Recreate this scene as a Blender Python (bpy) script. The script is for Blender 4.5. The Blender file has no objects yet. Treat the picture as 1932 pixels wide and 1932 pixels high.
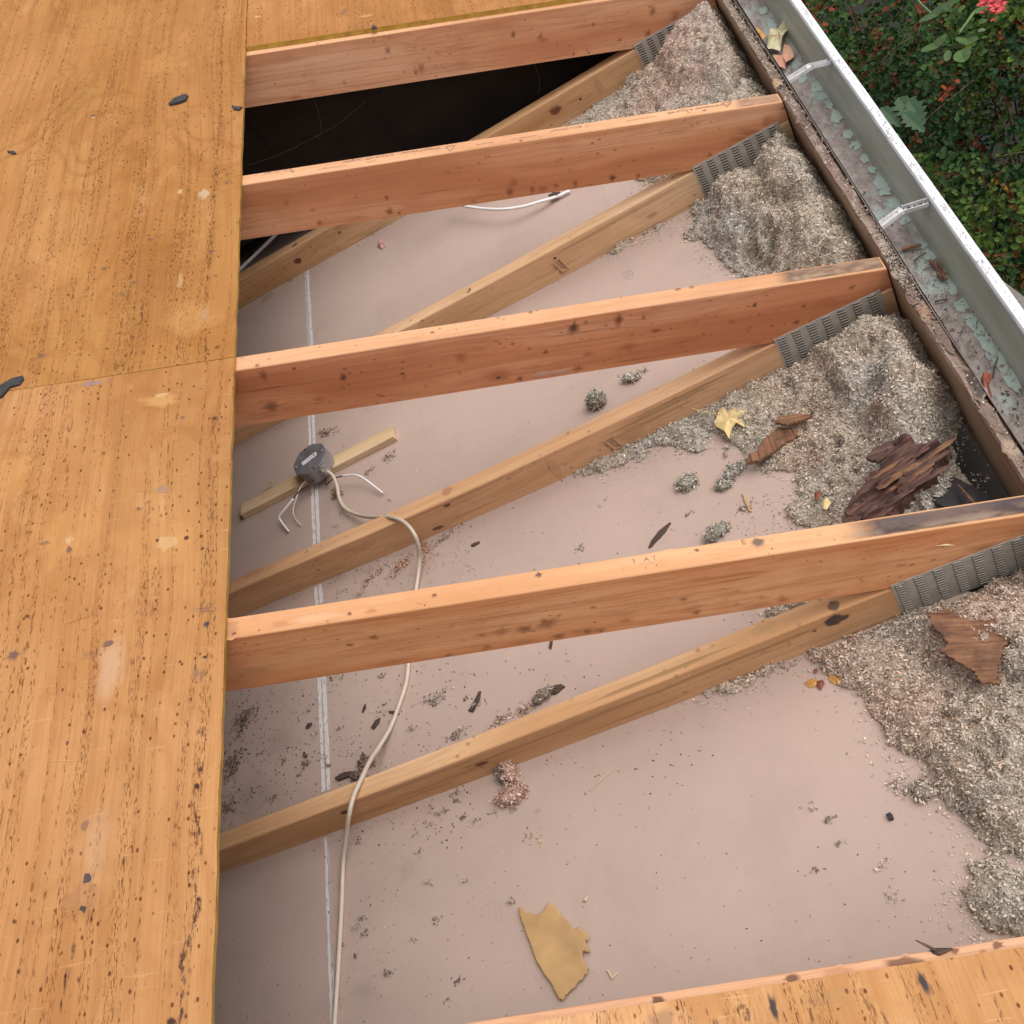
import bpy, bmesh, math, random
import numpy as np
from mathutils import Vector, Matrix, noise as mnoise
R_ = math.radians
random.seed(7); rng = np.random.default_rng(7)
scene = bpy.context.scene
C = scene.collection

# ------------------------------------------------------------------ camera
CAM = np.array([-0.03767, -0.90401, 1.63739])
ROT = np.array([[0.86446, -0.11627, -0.48907], [0.39523, 0.75839, 0.5183], [0.31064, -0.64135, 0.70155]])
FOC = 1.02525 * 1932.0
PPX, PPY = 966 - 93.65, 966 + 25.56
u_, s_, vt_ = np.linalg.svd(ROT); ROT = u_ @ vt_
cam_data = bpy.data.cameras.new('camera'); cam = bpy.data.objects.new('camera', cam_data); C.objects.link(cam)
cam_data.sensor_width = 36; cam_data.sensor_fit = 'HORIZONTAL'; cam_data.lens = 36 * FOC / 1932
cam_data.shift_x = -(PPX - 966) / 1932; cam_data.shift_y = (PPY - 966) / 1932
cam_data.clip_start = 0.02; cam_data.clip_end = 500
m = Matrix.Identity(4)
for i in range(3):
    for j in range(3): m[i][j] = ROT[j][i]
    m[i][3] = CAM[i]
cam.matrix_world = m
scene.camera = cam

# ------------------------------------------------------------------ light
SUN_EL, SUN_AZ = R_(60), R_(-6)     # azimuth measured from +x towards +y
w = bpy.data.worlds.new('World'); scene.world = w; w.use_nodes = True
nt = w.node_tree; bg = nt.nodes['Background']
sky = nt.nodes.new('ShaderNodeTexSky'); sky.sky_type = 'NISHITA'; sky.sun_disc = False
sky.sun_elevation = SUN_EL; sky.sun_rotation = math.pi / 2 - SUN_AZ; sky.dust_density = 3.0; sky.air_density = 1.0
hs = nt.nodes.new('ShaderNodeHueSaturation'); hs.inputs['Saturation'].default_value = 0.12
tint = nt.nodes.new('ShaderNodeMix'); tint.data_type = 'RGBA'; tint.blend_type = 'MULTIPLY'; tint.inputs[0].default_value = 1
tint.inputs[7].default_value = (1.0, 0.955, 0.935, 1)
nt.links.new(sky.outputs[0], hs.inputs['Color']); nt.links.new(hs.outputs[0], tint.inputs[6]); nt.links.new(tint.outputs[2], bg.inputs[0])
bg.inputs[1].default_value = 0.15
sl = bpy.data.lights.new('sun', 'SUN'); sl.energy = 1.0; sl.angle = R_(55); sl.color = (1.0, 0.95, 0.89)
so = bpy.data.objects.new('sun', sl); C.objects.link(so)
sd = Vector((math.cos(SUN_EL) * math.cos(SUN_AZ), math.cos(SUN_EL) * math.sin(SUN_AZ), math.sin(SUN_EL)))
so.rotation_euler = sd.to_track_quat('Z', 'Y').to_euler()
scene.view_settings.view_transform = 'Standard'; scene.view_settings.look = 'None'
scene.view_settings.gamma = 1; scene.view_settings.exposure = 0.56

# ------------------------------------------------------------------ site dimensions (metres)
SP, TH, HB = 0.6096, 0.0381, 0.089
PIT = 0.41987; TP = math.tan(PIT); DEP = 0.1385; DV = DEP / math.cos(PIT)
SX, PLY = 0.8836, 0.0127
FX = 0.226                                   # inner face of the sub-fascia
def ZR(x): return HB + DV - x * TP           # roof plane (top of the rafters)

def ray(px, py): return ROT.T @ np.array([(px - PPX) / FOC, -(py - PPY) / FOC, -1.0])
def onz(px, py, z=0.0):                       # point of a level plane
    r = ray(px, py); t = (z - CAM[2]) / r[2]; return CAM + t * r
def ony(px, py, y):
    r = ray(px, py); t = (y - CAM[1]) / r[1]; return CAM + t * r
def onx(px, py, x):
    r = ray(px, py); t = (x - CAM[0]) / r[0]; return CAM + t * r
def onroof(px, py, off=0.0):
    r = ray(px, py); z0 = HB + DV + off
    t = (z0 - CAM[0] * TP - CAM[2]) / (r[2] + r[0] * TP); return CAM + t * r

def lin(r, g, b):
    f = lambda c: ((c / 255 + 0.055) / 1.055) ** 2.4 if c > 10.3 else c / 255 / 12.92
    return (f(r), f(g), f(b))

# ------------------------------------------------------------------ mesh helpers
class MB:
    def __init__(s): s.v, s.f, s.m, s.k = [], [], [], []
    def add(s, vs, fs, mat=0, mark=None):
        o = len(s.v); s.v += [tuple(map(float, p)) for p in vs]
        s.f += [tuple(i + o for i in f) for f in fs]; s.m += [mat] * len(fs)
        s.k += (mark if mark is not None else [(0, 0, 0, 0)] * len(vs))
    def prism(s, poly, y0, y1, mat=0, nseg=1):          # profile in x,z extruded along y
        n = len(poly); vs = []
        for i in range(nseg + 1):
            y = y0 + (y1 - y0) * i / nseg; vs += [(p[0], y, p[1]) for p in poly]
        fs = [tuple(range(n)), tuple(range(nseg * n + n - 1, nseg * n - 1, -1))]
        for k in range(nseg):
            for i in range(n):
                j = (i + 1) % n; fs.append((k * n + i, (k + 1) * n + i, (k + 1) * n + j, k * n + j))
        s.add(vs, fs, mat)
    def box(s, c, d, mat=0, rot=None):
        vs = []
        for x in (-1, 1):
            for y in (-1, 1):
                for z in (-1, 1):
                    p = Vector((x * d[0] / 2, y * d[1] / 2, z * d[2] / 2))
                    if rot is not None: p = rot @ p
                    vs.append(Vector(c) + p)
        s.add(vs, [(0, 1, 3, 2), (4, 6, 7, 5), (0, 4, 5, 1), (2, 3, 7, 6), (0, 2, 6, 4), (1, 5, 7, 3)], mat)
    def decal(s, c, ux, uy, rx, ry, col, a=1.0, mat=0, irr=.15, soft=.5, seg=14, lift=.0004, seed=0):
        # a soft edged spot (knot, stain, nail hole) lying on its board and sharing the board's own material
        rr = random.Random(seed or hash((round(float(c[0]) * 9999), round(float(c[1]) * 9999), round(float(c[2]) * 9999))))
        c, ux, uy = Vector(c), Vector(ux).normalized(), Vector(uy).normalized(); n = ux.cross(uy); s.dn = getattr(s, 'dn', 0) + 1; lift = lift + (s.dn % 17) * .000045
        jag = [1 + rr.uniform(-irr, irr) for _ in range(seg)]
        vs = [c + n * lift]; mk = [(*col, a)]
        rings = [(soft, a), (1.0, 0.0)]
        for q, al in rings:
            for i in range(seg):
                t = 2 * math.pi * i / seg; g = q * (jag[i] if q == 1 else (1 + jag[i]) / 2)
                vs.append(c + ux * rx * g * math.cos(t) + uy * ry * g * math.sin(t) + n * (lift if q < 1 else lift * .4)); mk.append((*col, al))
        fs = [(0, 1 + i, 1 + (i + 1) % seg) for i in range(seg)]
        fs += [(1 + i, 1 + seg + i, 1 + seg + (i + 1) % seg, 1 + (i + 1) % seg) for i in range(seg)]
        s.add(vs, fs, mat, mk)
    def streak(s, p, q, wd, n, col, a=1.0, mat=0, lift=.0005, jag=.25):
        p, q, n = Vector(p), Vector(q), Vector(n).normalized(); d = (q - p); L = d.length; d.normalize(); t = n.cross(d)
        ks = 6; vs, mk = [], []
        for i in range(ks + 1):
            f = i / ks; ww = wd * (1 - abs(2 * f - 1) ** 3 * .9) * random.uniform(1 - jag, 1 + jag) / 2
            o = t * random.uniform(-.3, .3) * wd
            for sg, al in ((-1, 0), (0, a), (1, 0)):
                vs.append(p + d * L * f + o + t * ww * sg * (1.6 if sg else 0) + n * lift); mk.append((*col, al * (0 if i in (0, ks) else 1)))
        fs = []
        for i in range(ks):
            fs += [(3 * i, 3 * i + 1, 3 * i + 4, 3 * i + 3), (3 * i + 1, 3 * i + 2, 3 * i + 5, 3 * i + 4)]
        s.add(vs, fs, mat, mk)
    def tube(s, pts, r, seg=8, mat=0, rf=None, flat=1.0):
        P = [Vector(p) for p in pts]; up = Vector((0, 0, 1)); vs = []
        n = len(P)
        for i in range(n):
            d = (P[min(i + 1, n - 1)] - P[max(i - 1, 0)]).normalized()
            sd_ = d.cross(up)
            if sd_.length < 1e-3: sd_ = Vector((1, 0, 0))
            sd_.normalize(); u2 = sd_.cross(d).normalized(); rr = r * (rf(i / (n - 1)) if rf else 1)
            for k in range(seg):
                t = 2 * math.pi * k / seg; vs.append(P[i] + sd_ * rr * math.cos(t) + u2 * rr * flat * math.sin(t))
        fs = []
        for i in range(n - 1):
            for k in range(seg):
                j = (k + 1) % seg; fs.append((i * seg + k, i * seg + j, (i + 1) * seg + j, (i + 1) * seg + k))
        fs.append(tuple(reversed(range(seg)))); fs.append(tuple((n - 1) * seg + k for k in range(seg)))
        s.add(vs, fs, mat)
    def build(s, name, mats, parent=None, smooth=False, loc=(0, 0, 0), rot=None, warp=None):
        me = bpy.data.meshes.new(name)
        V = np.array(s.v)
        M = Matrix.Translation(Vector(loc)) @ (rot.to_4x4() if rot is not None else Matrix.Identity(4))
        Mi = np.array(M.inverted())
        if warp: V = warp(V)
        V = V @ Mi[:3, :3].T + Mi[:3, 3]
        me.from_pydata(V.tolist(), [], s.f)
        for mm in (mats if isinstance(mats, (list, tuple)) else [mats]): me.materials.append(mm)
        me.polygons.foreach_set('material_index', s.m)
        at = me.attributes.new('mark', 'FLOAT_COLOR', 'POINT'); at.data.foreach_set('color', np.array(s.k, dtype=np.float32).ravel())
        if smooth: me.polygons.foreach_set('use_smooth', [True] * len(me.polygons))
        me.update()
        o = bpy.data.objects.new(name, me); C.objects.link(o)
        if parent is not None:
            o.parent = parent
            P = Matrix.Translation(parent_loc(parent)).inverted()
            o.matrix_basis = P @ M
            abs_loc[o.name] = M.translation.copy()
            if rot is not None: abs_mat[o.name] = M
        else: o.matrix_basis = M
        abs_mat[o.name] = M
        return o
abs_loc, abs_mat = {}, {}
def parent_loc(p):
    return abs_mat[p.name].translation if p.name in abs_mat else p.location
def build_under(mb, name, mats, par, **k):       # child of a (possibly rotated) part
    o = mb.build(name, mats, None, **k)
    o.parent = par; o.matrix_parent_inverse = abs_mat[par.name].inverted() if par.name in abs_mat else Matrix.Identity(4)
    return o
def tag(o, label=None, cat=None, group=None, kind=None):
    if label: o['label'] = label
    if cat: o['category'] = cat
    if group: o['group'] = group
    if kind: o['kind'] = kind
    return o
def empty(name, loc):
    o = bpy.data.objects.new(name, None); C.objects.link(o); o.location = loc; o.empty_display_size = .05
    abs_mat[o.name] = Matrix.Translation(Vector(loc)); return o
def catmull(P, n=8):
    P = [np.array(p, float) for p in P]; Q = [2 * P[0] - P[1]] + P + [2 * P[-1] - P[-2]]; out = []
    for i in range(1, len(Q) - 2):
        for k in range(n):
            t = k / n; a, b, c, d = Q[i - 1], Q[i], Q[i + 1], Q[i + 2]
            out.append(.5 * ((2 * b) + (-a + c) * t + (2 * a - 5 * b + 4 * c - d) * t * t + (-a + 3 * b - 3 * c + d) * t ** 3))
    out.append(Q[-2]); return out

def vnoise(x, y, seed=0):
    xi, yi = np.floor(x).astype(int), np.floor(y).astype(int); fx, fy = x - xi, y - yi
    fx, fy = fx * fx * (3 - 2 * fx), fy * fy * (3 - 2 * fy)
    def h(a, b):
        n = (a * 374761393 + b * 668265263 + seed * 1442695041) & 0xffffffff
        n = ((n ^ (n >> 13)) * 1274126177) & 0xffffffff; return ((n ^ (n >> 16)) & 0xffff) / 65535.0
    return (h(xi, yi) * (1 - fx) + h(xi + 1, yi) * fx) * (1 - fy) + (h(xi, yi + 1) * (1 - fx) + h(xi + 1, yi + 1) * fx) * fy
def fbm(x, y, f, oc=3, seed=0):
    s, a, t = 0, 1, 0
    for o in range(oc):
        s = s + a * vnoise(x * f, y * f, seed + o * 17); t += a; a *= .55; f *= 2.1
    return s / t - .5
def sdist(poly, X, Y):          # signed distance, positive inside
    poly = np.array(poly)[:, :2]; n = len(poly); d = np.full(X.shape, 1e9); ins = np.zeros(X.shape, bool)
    for i in range(n):
        a, b = poly[i], poly[(i + 1) % n]; e = b - a; L = e @ e + 1e-12
        t = np.clip(((X - a[0]) * e[0] + (Y - a[1]) * e[1]) / L, 0, 1)
        d = np.minimum(d, np.hypot(X - a[0] - t * e[0], Y - a[1] - t * e[1]))
        c = ((a[1] > Y) != (b[1] > Y)) & (X < (b[0] - a[0]) * (Y - a[1]) / (b[1] - a[1] + 1e-15) + a[0]); ins ^= c
    return np.where(ins, d, -d)
def grid_field(polys, res, hfun, zbot, clipf=None):
    """height field over the union of polygons, with skirt; returns verts, faces"""
    A = np.vstack([np.array(p)[:, :2] for p in polys]); x0, y0 = A.min(0) - res; x1, y1 = A.max(0) + res
    xs = np.arange(x0, x1, res); ys = np.arange(y0, y1, res); X, Y = np.meshgrid(xs, ys, indexing='ij')
    D = np.max([sdist(p, X, Y) for p in polys], axis=0)
    D = D + 0
    if clipf is not None: D = np.minimum(D, clipf(X, Y))
    H = hfun(X, Y, D); ok = H[1] if isinstance(H, tuple) else D > 0
    H = H[0] if isinstance(H, tuple) else H
    idx = -np.ones(X.shape, int)
    cell = ok[:-1, :-1] & ok[1:, :-1] & ok[:-1, 1:] & ok[1:, 1:]
    use = np.zeros(X.shape, bool)
    for a in (0, 1):
        for b in (0, 1): use[a:X.shape[0] - 1 + a, b:X.shape[1] - 1 + b] |= cell
    idx[use] = np.arange(use.sum()); V = np.stack([X[use], Y[use], H[use]], 1)
    I, J = np.nonzero(cell); F = np.stack([idx[I, J], idx[I + 1, J], idx[I + 1, J + 1], idx[I, J + 1]], 1)
    # skirt
    E = np.vstack([F[:, [0, 1]], F[:, [1, 2]], F[:, [2, 3]], F[:, [3, 0]]]); key = np.sort(E, 1)
    kk = key[:, 0] * (len(V) + 1) + key[:, 1]; un, inv, cnt = np.unique(kk, return_inverse=True, return_counts=True)
    B = E[cnt[inv] == 1]
    ub = np.unique(B); mp = -np.ones(len(V), int); mp[ub] = np.arange(len(ub)) + len(V)
    zb = zbot(V[ub]) if callable(zbot) else np.full(len(ub), zbot)
    V2 = V[ub].copy(); V2[:, 2] = zb
    S = np.stack([B[:, 1], B[:, 0], mp[B[:, 0]], mp[B[:, 1]]], 1)
    return np.vstack([V, V2]), np.vstack([F, S]), (V, F)
def np_mesh(name, V, F, mat, colors=None, attr='col', parent=None, smooth=False, matidx=None):
    me = bpy.data.meshes.new(name); nf = len(F); k = F.shape[1]
    me.vertices.add(len(V)); me.vertices.foreach_set('co', np.asarray(V, np.float32).ravel())
    me.loops.add(nf * k); me.loops.foreach_set('vertex_index', F.astype(np.int32).ravel())
    me.polygons.add(nf); me.polygons.foreach_set('loop_start', np.arange(0, nf * k, k, dtype=np.int32)); me.polygons.foreach_set('loop_total', np.full(nf, k, np.int32))
    for mm in (mat if isinstance(mat, (list, tuple)) else [mat]): me.materials.append(mm)
    if matidx is not None: me.polygons.foreach_set('material_index', np.asarray(matidx, np.int32))
    if smooth: me.polygons.foreach_set('use_smooth', np.ones(nf, bool))
    me.update(calc_edges=True)
    if colors is not None:
        a = me.attributes.new(attr, 'FLOAT_COLOR', 'POINT')
        cc = np.ones((len(V), 4), np.float32); cc[:, :colors.shape[1]] = colors; a.data.foreach_set('color', cc.ravel())
    me.attributes.new('mark', 'FLOAT_COLOR', 'POINT').data.foreach_set('color', np.zeros(len(V) * 4, np.float32))
    o = bpy.data.objects.new(name, me); C.objects.link(o)
    if parent is not None:
        o.parent = parent; o.matrix_parent_inverse = abs_mat[parent.name].inverted() if parent.name in abs_mat else Matrix.Identity(4)
    return o
def flakes(P, Nn, size, aspect=.45, tilt=.9, curl=.25, rg=rng):
    """little bent paper flakes around points P with surface normals Nn"""
    n = len(P); r = rg.normal(size=(n, 3)) * tilt + Nn; r /= np.linalg.norm(r, axis=1)[:, None]
    t = np.cross(r, rg.normal(size=(n, 3))); t /= np.linalg.norm(t, axis=1)[:, None] + 1e-9; b = np.cross(r, t)
    L = (size[0] + (size[1] - size[0]) * rg.random(n) ** 1.8)[:, None] / 2; Wd = L * (aspect * (0.5 + rg.random(n)))[:, None]
    cu = L * curl * rg.normal(size=(n, 1))
    a = [P - t * L - b * Wd * .7, P - b * Wd + r * cu * .0 - r * cu, P + t * L - b * Wd * .6, P + t * L * .9 + b * Wd * .7, P + b * Wd - r * cu, P - t * L * 1.1 + b * Wd * .5]
    V = np.stack(a, 1).reshape(-1, 3); i = np.arange(n)[:, None] * 6
    F = np.vstack([i + [0, 1, 4, 5], i + [1, 2, 3, 4]]); return V, F

# ------------------------------------------------------------------ materials
def newmat(name):
    mt = bpy.data.materials.new(name); mt.use_nodes = True; t = mt.node_tree; return mt, t, t.nodes['Principled BSDF']
def nd(t, kind, **k):
    n = t.nodes.new(kind)
    for a, b in k.items():
        if a.startswith('i_'):
            n.inputs[a[2:].replace('_', ' ')].default_value = b
        else: setattr(n, a, b)
    return n
def mapping(t, src, sc, loc=(0, 0, 0)):
    mp = nd(t, 'ShaderNodeMapping'); mp.inputs['Scale'].default_value = sc; mp.inputs['Location'].default_value = loc
    t.links.new(src, mp.inputs[0]); return mp.outputs[0]
def noise(t, vec, scale=1, detail=3, rough=.55, dist=0.0):
    n = nd(t, 'ShaderNodeTexNoise'); n.inputs['Scale'].default_value = scale; n.inputs['Detail'].default_value = detail
    n.inputs['Roughness'].default_value = rough; n.inputs['Distortion'].default_value = dist; t.links.new(vec, n.inputs['Vector']); return n.outputs['Fac']
def ramp(t, fac, stops, interp='LINEAR'):
    r = nd(t, 'ShaderNodeValToRGB'); cr = r.color_ramp; cr.interpolation = interp
    while len(cr.elements) < len(stops): cr.elements.new(.5)
    for e, (p, c) in zip(cr.elements, stops):
        e.position = p; e.color = (c if len(c) == 4 else (*c, 1)) if isinstance(c, tuple) else (c, c, c, 1)
    t.links.new(fac, r.inputs[0]); return r.outputs[0]
def mixc(t, fac, a, b, mode='MIX'):
    x = nd(t, 'ShaderNodeMix', data_type='RGBA', blend_type=mode)
    for s, v in ((0, fac), (6, a), (7, b)):
        if isinstance(v, (int, float)): x.inputs[s].default_value = v
        elif isinstance(v, tuple): x.inputs[s].default_value = (*v[:3], 1)
        else: t.links.new(v, x.inputs[s])
    return x.outputs[2]
def math_(t, op, a, b=0.0):
    x = nd(t, 'ShaderNodeMath', operation=op)
    for s, v in ((0, a), (1, b)):
        if isinstance(v, (int, float)): x.inputs[s].default_value = v
        else: t.links.new(v, x.inputs[s])
    return x.outputs[0]
def bump(t, bsdf, h, st=.3, d=.002):
    b = nd(t, 'ShaderNodeBump'); b.inputs['Strength'].default_value = st; b.inputs['Distance'].default_value = d
    t.links.new(h, b.inputs['Height']); t.links.new(b.outputs[0], bsdf.inputs['Normal'])
def marks(t, col):
    at = nd(t, 'ShaderNodeAttribute', attribute_name='mark'); return mixc(t, at.outputs['Alpha'], col, at.outputs['Color'])
def simple(name, col, rough=.7, metal=0, var=.12, scale=60, markable=False, bumpst=.15):
    mt, t, b = newmat(name); tc = nd(t, 'ShaderNodeTexCoord').outputs['Object']
    n = noise(t, tc, scale, 4); c = ramp(t, n, [(.25, tuple(v * (1 - var) for v in col)), (.75, tuple(min(v * (1 + var), 1) for v in col))])
    if markable: c = marks(t, c)
    t.links.new(c, b.inputs['Base Color']); b.inputs['Roughness'].default_value = rough; b.inputs['Metallic'].default_value = metal
    if bumpst: bump(t, b, n, bumpst, .001)
    return mt
def lumber(name, base, dark, light, off=0, ax=0, ringk=1.0):
    """softwood, grain along local axis ax"""
    mt, t, b = newmat(name); tc = nd(t, 'ShaderNodeTexCoord').outputs['Object']
    def sc(al, ac): v = [ac, ac, ac]; v[ax] = al; return tuple(v)
    warp = noise(t, mapping(t, tc, sc(1.3, 5), (off, off, off)), 1, 2)
    wv = nd(t, 'ShaderNodeCombineXYZ'); w2 = math_(t, 'MULTIPLY', warp, .10)
    for i in range(3):
        if i != ax: t.links.new(w2, wv.inputs[i])
    va = nd(t, 'ShaderNodeVectorMath', operation='ADD'); t.links.new(tc, va.inputs[0]); t.links.new(wv.outputs[0], va.inputs[1]); v = va.outputs[0]
    fib = noise(t, mapping(t, v, sc(7, 420), (off, 0, 0)), 1, 3, .6)
    ring = noise(t, mapping(t, v, sc(.55, 62), (off * 2, off, 0)), 1, 2, .5)
    big = noise(t, mapping(t, v, sc(1.1, 9), (off * 3, 0, off)), 1, 3, .5)
    mot = noise(t, mapping(t, tc, (9, 9, 9), (off, off, 1)), 1, 4, .6)
    c = ramp(t, big, [(.34, tuple(x * .9 for x in dark)), (.5, base), (.66, tuple(min(x * 1.06, .8) for x in light))])
    c = mixc(t, math_(t, 'MULTIPLY', ramp(t, ring, [(.47, 0.0), (.53, 1.0), (.60, .15)]), .42 * ringk), c, tuple(x * .72 for x in dark))
    c = mixc(t, math_(t, 'MULTIPLY', ramp(t, fib, [(.35, 1.0), (.62, 0.0)]), .30), c, tuple(x * .78 for x in dark))
    c = mixc(t, math_(t, 'MULTIPLY', ramp(t, mot, [(.52, 0.0), (.75, 1.0)]), .35), c, tuple(x * .8 for x in dark))
    # small fly specks and stains
    vor = nd(t, 'ShaderNodeTexVoronoi'); vor.inputs['Scale'].default_value = 46; t.links.new(mapping(t, tc, sc(.8, 1), (off, off, off)), vor.inputs['Vector'])
    msk = noise(t, mapping(t, tc, (7, 7, 7), (off + 3, 0, 0)), 1, 3)
    sp = math_(t, 'MULTIPLY', ramp(t, vor.outputs['Distance'], [(.10, 1.0), (.22, 0.0)]), ramp(t, msk, [(.5, 0.0), (.62, 1.0)]))
    c = mixc(t, math_(t, 'MULTIPLY', sp, .6), c, tuple(x * .38 for x in dark))
    c = marks(t, c); t.links.new(c, b.inputs['Base Color']); b.inputs['Roughness'].default_value = .72; b.inputs['Specular IOR Level'].default_value = .25
    bump(t, b, fib, .12, .001); return mt
def plywood(name, base, off=0.0, lighten=0.0):
    """sheathing face: grain runs along local y"""
    mt, t, b = newmat(name); tc = nd(t, 'ShaderNodeTexCoord').outputs['Object']
    base = tuple(x * (1 + lighten) for x in base)
    warp = noise(t, mapping(t, tc, (2.2, .9, 1), (off, off, 0)), 1, 2)
    wv = nd(t, 'ShaderNodeCombineXYZ'); t.links.new(math_(t, 'MULTIPLY', warp, .09), wv.inputs[0])
    va = nd(t, 'ShaderNodeVectorMath', operation='ADD'); t.links.new(tc, va.inputs[0]); t.links.new(wv.outputs[0], va.inputs[1]); v = va.outputs[0]
    big = noise(t, mapping(t, v, (5, 1.3, 1), (off * 2, 0, 0)), 1, 4, .6)
    c = ramp(t, big, [(.28, tuple(x * .74 for x in base)), (.5, base), (.74, (base[0] * 1.13, base[1] * 1.2, base[2] * 1.32))])
    blot = noise(t, mapping(t, tc, (3.1, 2.3, 1), (off + 5, 0, 0)), 1, 5, .62)
    c = mixc(t, math_(t, 'MULTIPLY', ramp(t, blot, [(.44, 0.0), (.64, 1.0)]), .65), c, (base[0] * .78, base[1] * .66, base[2] * .52))
    soft = noise(t, mapping(t, tc, (1.4, 1.1, 1), (off + 8, 3, 0)), 1, 3); c = mixc(t, math_(t, 'MULTIPLY', ramp(t, soft, [(.42, 0.0), (.62, 1.0)]), .55), c, (base[0] * 1.16, base[1] * 1.22, base[2] * 1.5))
    # cathedral grain: slow bands
    band = noise(t, mapping(t, v, (34, .8, 1), (off, 2, 0)), 1, 2, .5)
    c = mixc(t, math_(t, 'MULTIPLY', ramp(t, band, [(.5, 0.0), (.58, 1.0), (.66, 0.0)]), .28), c, (base[0] * .62, base[1] * .48, base[2] * .4))
    fg = noise(t, mapping(t, tc, (3.4, 1.5, 1), (off + 1.3, 5, 0)), 1, 2, .45)
    fr = math_(t, 'SINE', math_(t, 'MULTIPLY', fg, 95.0)); fmask = ramp(t, noise(t, mapping(t, tc, (2.2, 1.6, 1), (off, 9, 0)), 1, 2), [(.42, .15), (.62, 1.0)])
    c = mixc(t, math_(t, 'MULTIPLY', math_(t, 'MULTIPLY', ramp(t, fr, [(.1, 0.0), (.95, 1.0)]), fmask), .38), c, (base[0] * .68, base[1] * .54, base[2] * .42))
    pal = noise(t, mapping(t, tc, (9, 4, 1), (off + 4, 2, 0)), 1, 5, .7); c = mixc(t, math_(t, 'MULTIPLY', ramp(t, pal, [(.56, 0.0), (.70, 1.0)]), .5), c, (base[0] * 1.28, base[1] * 1.42, base[2] * 1.9))
    dpk = noise(t, mapping(t, tc, (6, 5, 1), (off + 14, 2, 0)), 1, 6, .72); c = mixc(t, math_(t, 'MULTIPLY', ramp(t, dpk, [(.55, 0.0), (.72, 1.0)]), .45), c, (base[0] * .62, base[1] * .45, base[2] * .5))
    fine = noise(t, mapping(t, v, (330, 6, 1), (off, 0, 0)), 1, 2, .6)
    c = mixc(t, math_(t, 'MULTIPLY', ramp(t, fine, [(.38, 1.0), (.56, 0.0)]), .22), c, (base[0] * .6, base[1] * .5, base[2] * .4))
    # dark checks that gather in lines along the grain
    lines = noise(t, mapping(t, v, (30, .35, 1), (off + 9, 1, 0)), 1, 2, .5)
    lm = ramp(t, lines, [(.50, 0.0), (.54, 1.0), (.585, 0.0)])
    dash = noise(t, mapping(t, tc, (520, 75, 1), (off, 4, 0)), 1, 2, .7)
    dm = ramp(t, dash, [(.53, 0.0), (.60, 1.0)])
    ck = math_(t, 'MULTIPLY', dm, lm)
    dash2 = noise(t, mapping(t, tc, (300, 55, 1), (off + 20, 4, 0)), 1, 2, .7)
    ck2 = math_(t, 'MULTIPLY', ramp(t, dash2, [(.66, 0.0), (.71, 1.0)]), ramp(t, noise(t, mapping(t, tc, (4, 2, 1), (off + 3, 0, 0)), 1, 2), [(.4, 0.15), (.6, .9)]))
    ckk = math_(t, 'MAXIMUM', ck, ck2)
    c = mixc(t, math_(t, 'MULTIPLY', ckk, .92), c, (.095, .030, .009))
    # pits
    vor = nd(t, 'ShaderNodeTexVoronoi'); vor.inputs['Scale'].default_value = 72; t.links.new(mapping(t, tc, (1, .6, 1), (off, off, 0)), vor.inputs['Vector'])
    pm = math_(t, 'MULTIPLY', ramp(t, vor.outputs['Distance'], [(.09, 1.0), (.17, 0.0)]), ramp(t, noise(t, mapping(t, tc, (16, 3, 1), (off, 7, 0)), 1, 2), [(.38, 0.0), (.48, 1.0)]))
    c = mixc(t, math_(t, 'MULTIPLY', pm, .9), c, (.085, .026, .010))
    # pale scuffs across the grain
    sc_ = noise(t, mapping(t, tc, (12, 150, 1), (off + 2, 0, 0)), 1, 2, .6)
    sm = math_(t, 'MULTIPLY', ramp(t, sc_, [(.66, 0.0), (.72, 1.0)]), .35)
    c = mixc(t, sm, c, (base[0] * 1.25, base[1] * 1.45, base[2] * 1.9))
    c = marks(t, c); t.links.new(c, b.inputs['Base Color']); b.inputs['Roughness'].default_value = .8; b.inputs['Specular IOR Level'].default_value = .12
    bump(t, b, math_(t, 'SUBTRACT', math_(t, 'MULTIPLY', fine, .3), ckk), .35, .0015); return mt
def attrmat(name, rough=.8, attr='col', trans=0.0, sheen=0, spec=.3):
    mt, t, b = newmat(name); at = nd(t, 'ShaderNodeAttribute', attribute_name=attr); tc = nd(t, 'ShaderNodeTexCoord').outputs['Object']
    n = noise(t, tc, 90, 3); c = mixc(t, 1.0, at.outputs['Color'], ramp(t, n, [(.2, .78), (.8, 1.15)]), 'MULTIPLY')
    t.links.new(c, b.inputs['Base Color']); b.inputs['Roughness'].default_value = rough; b.inputs['Specular IOR Level'].default_value = spec
    return mt

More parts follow.
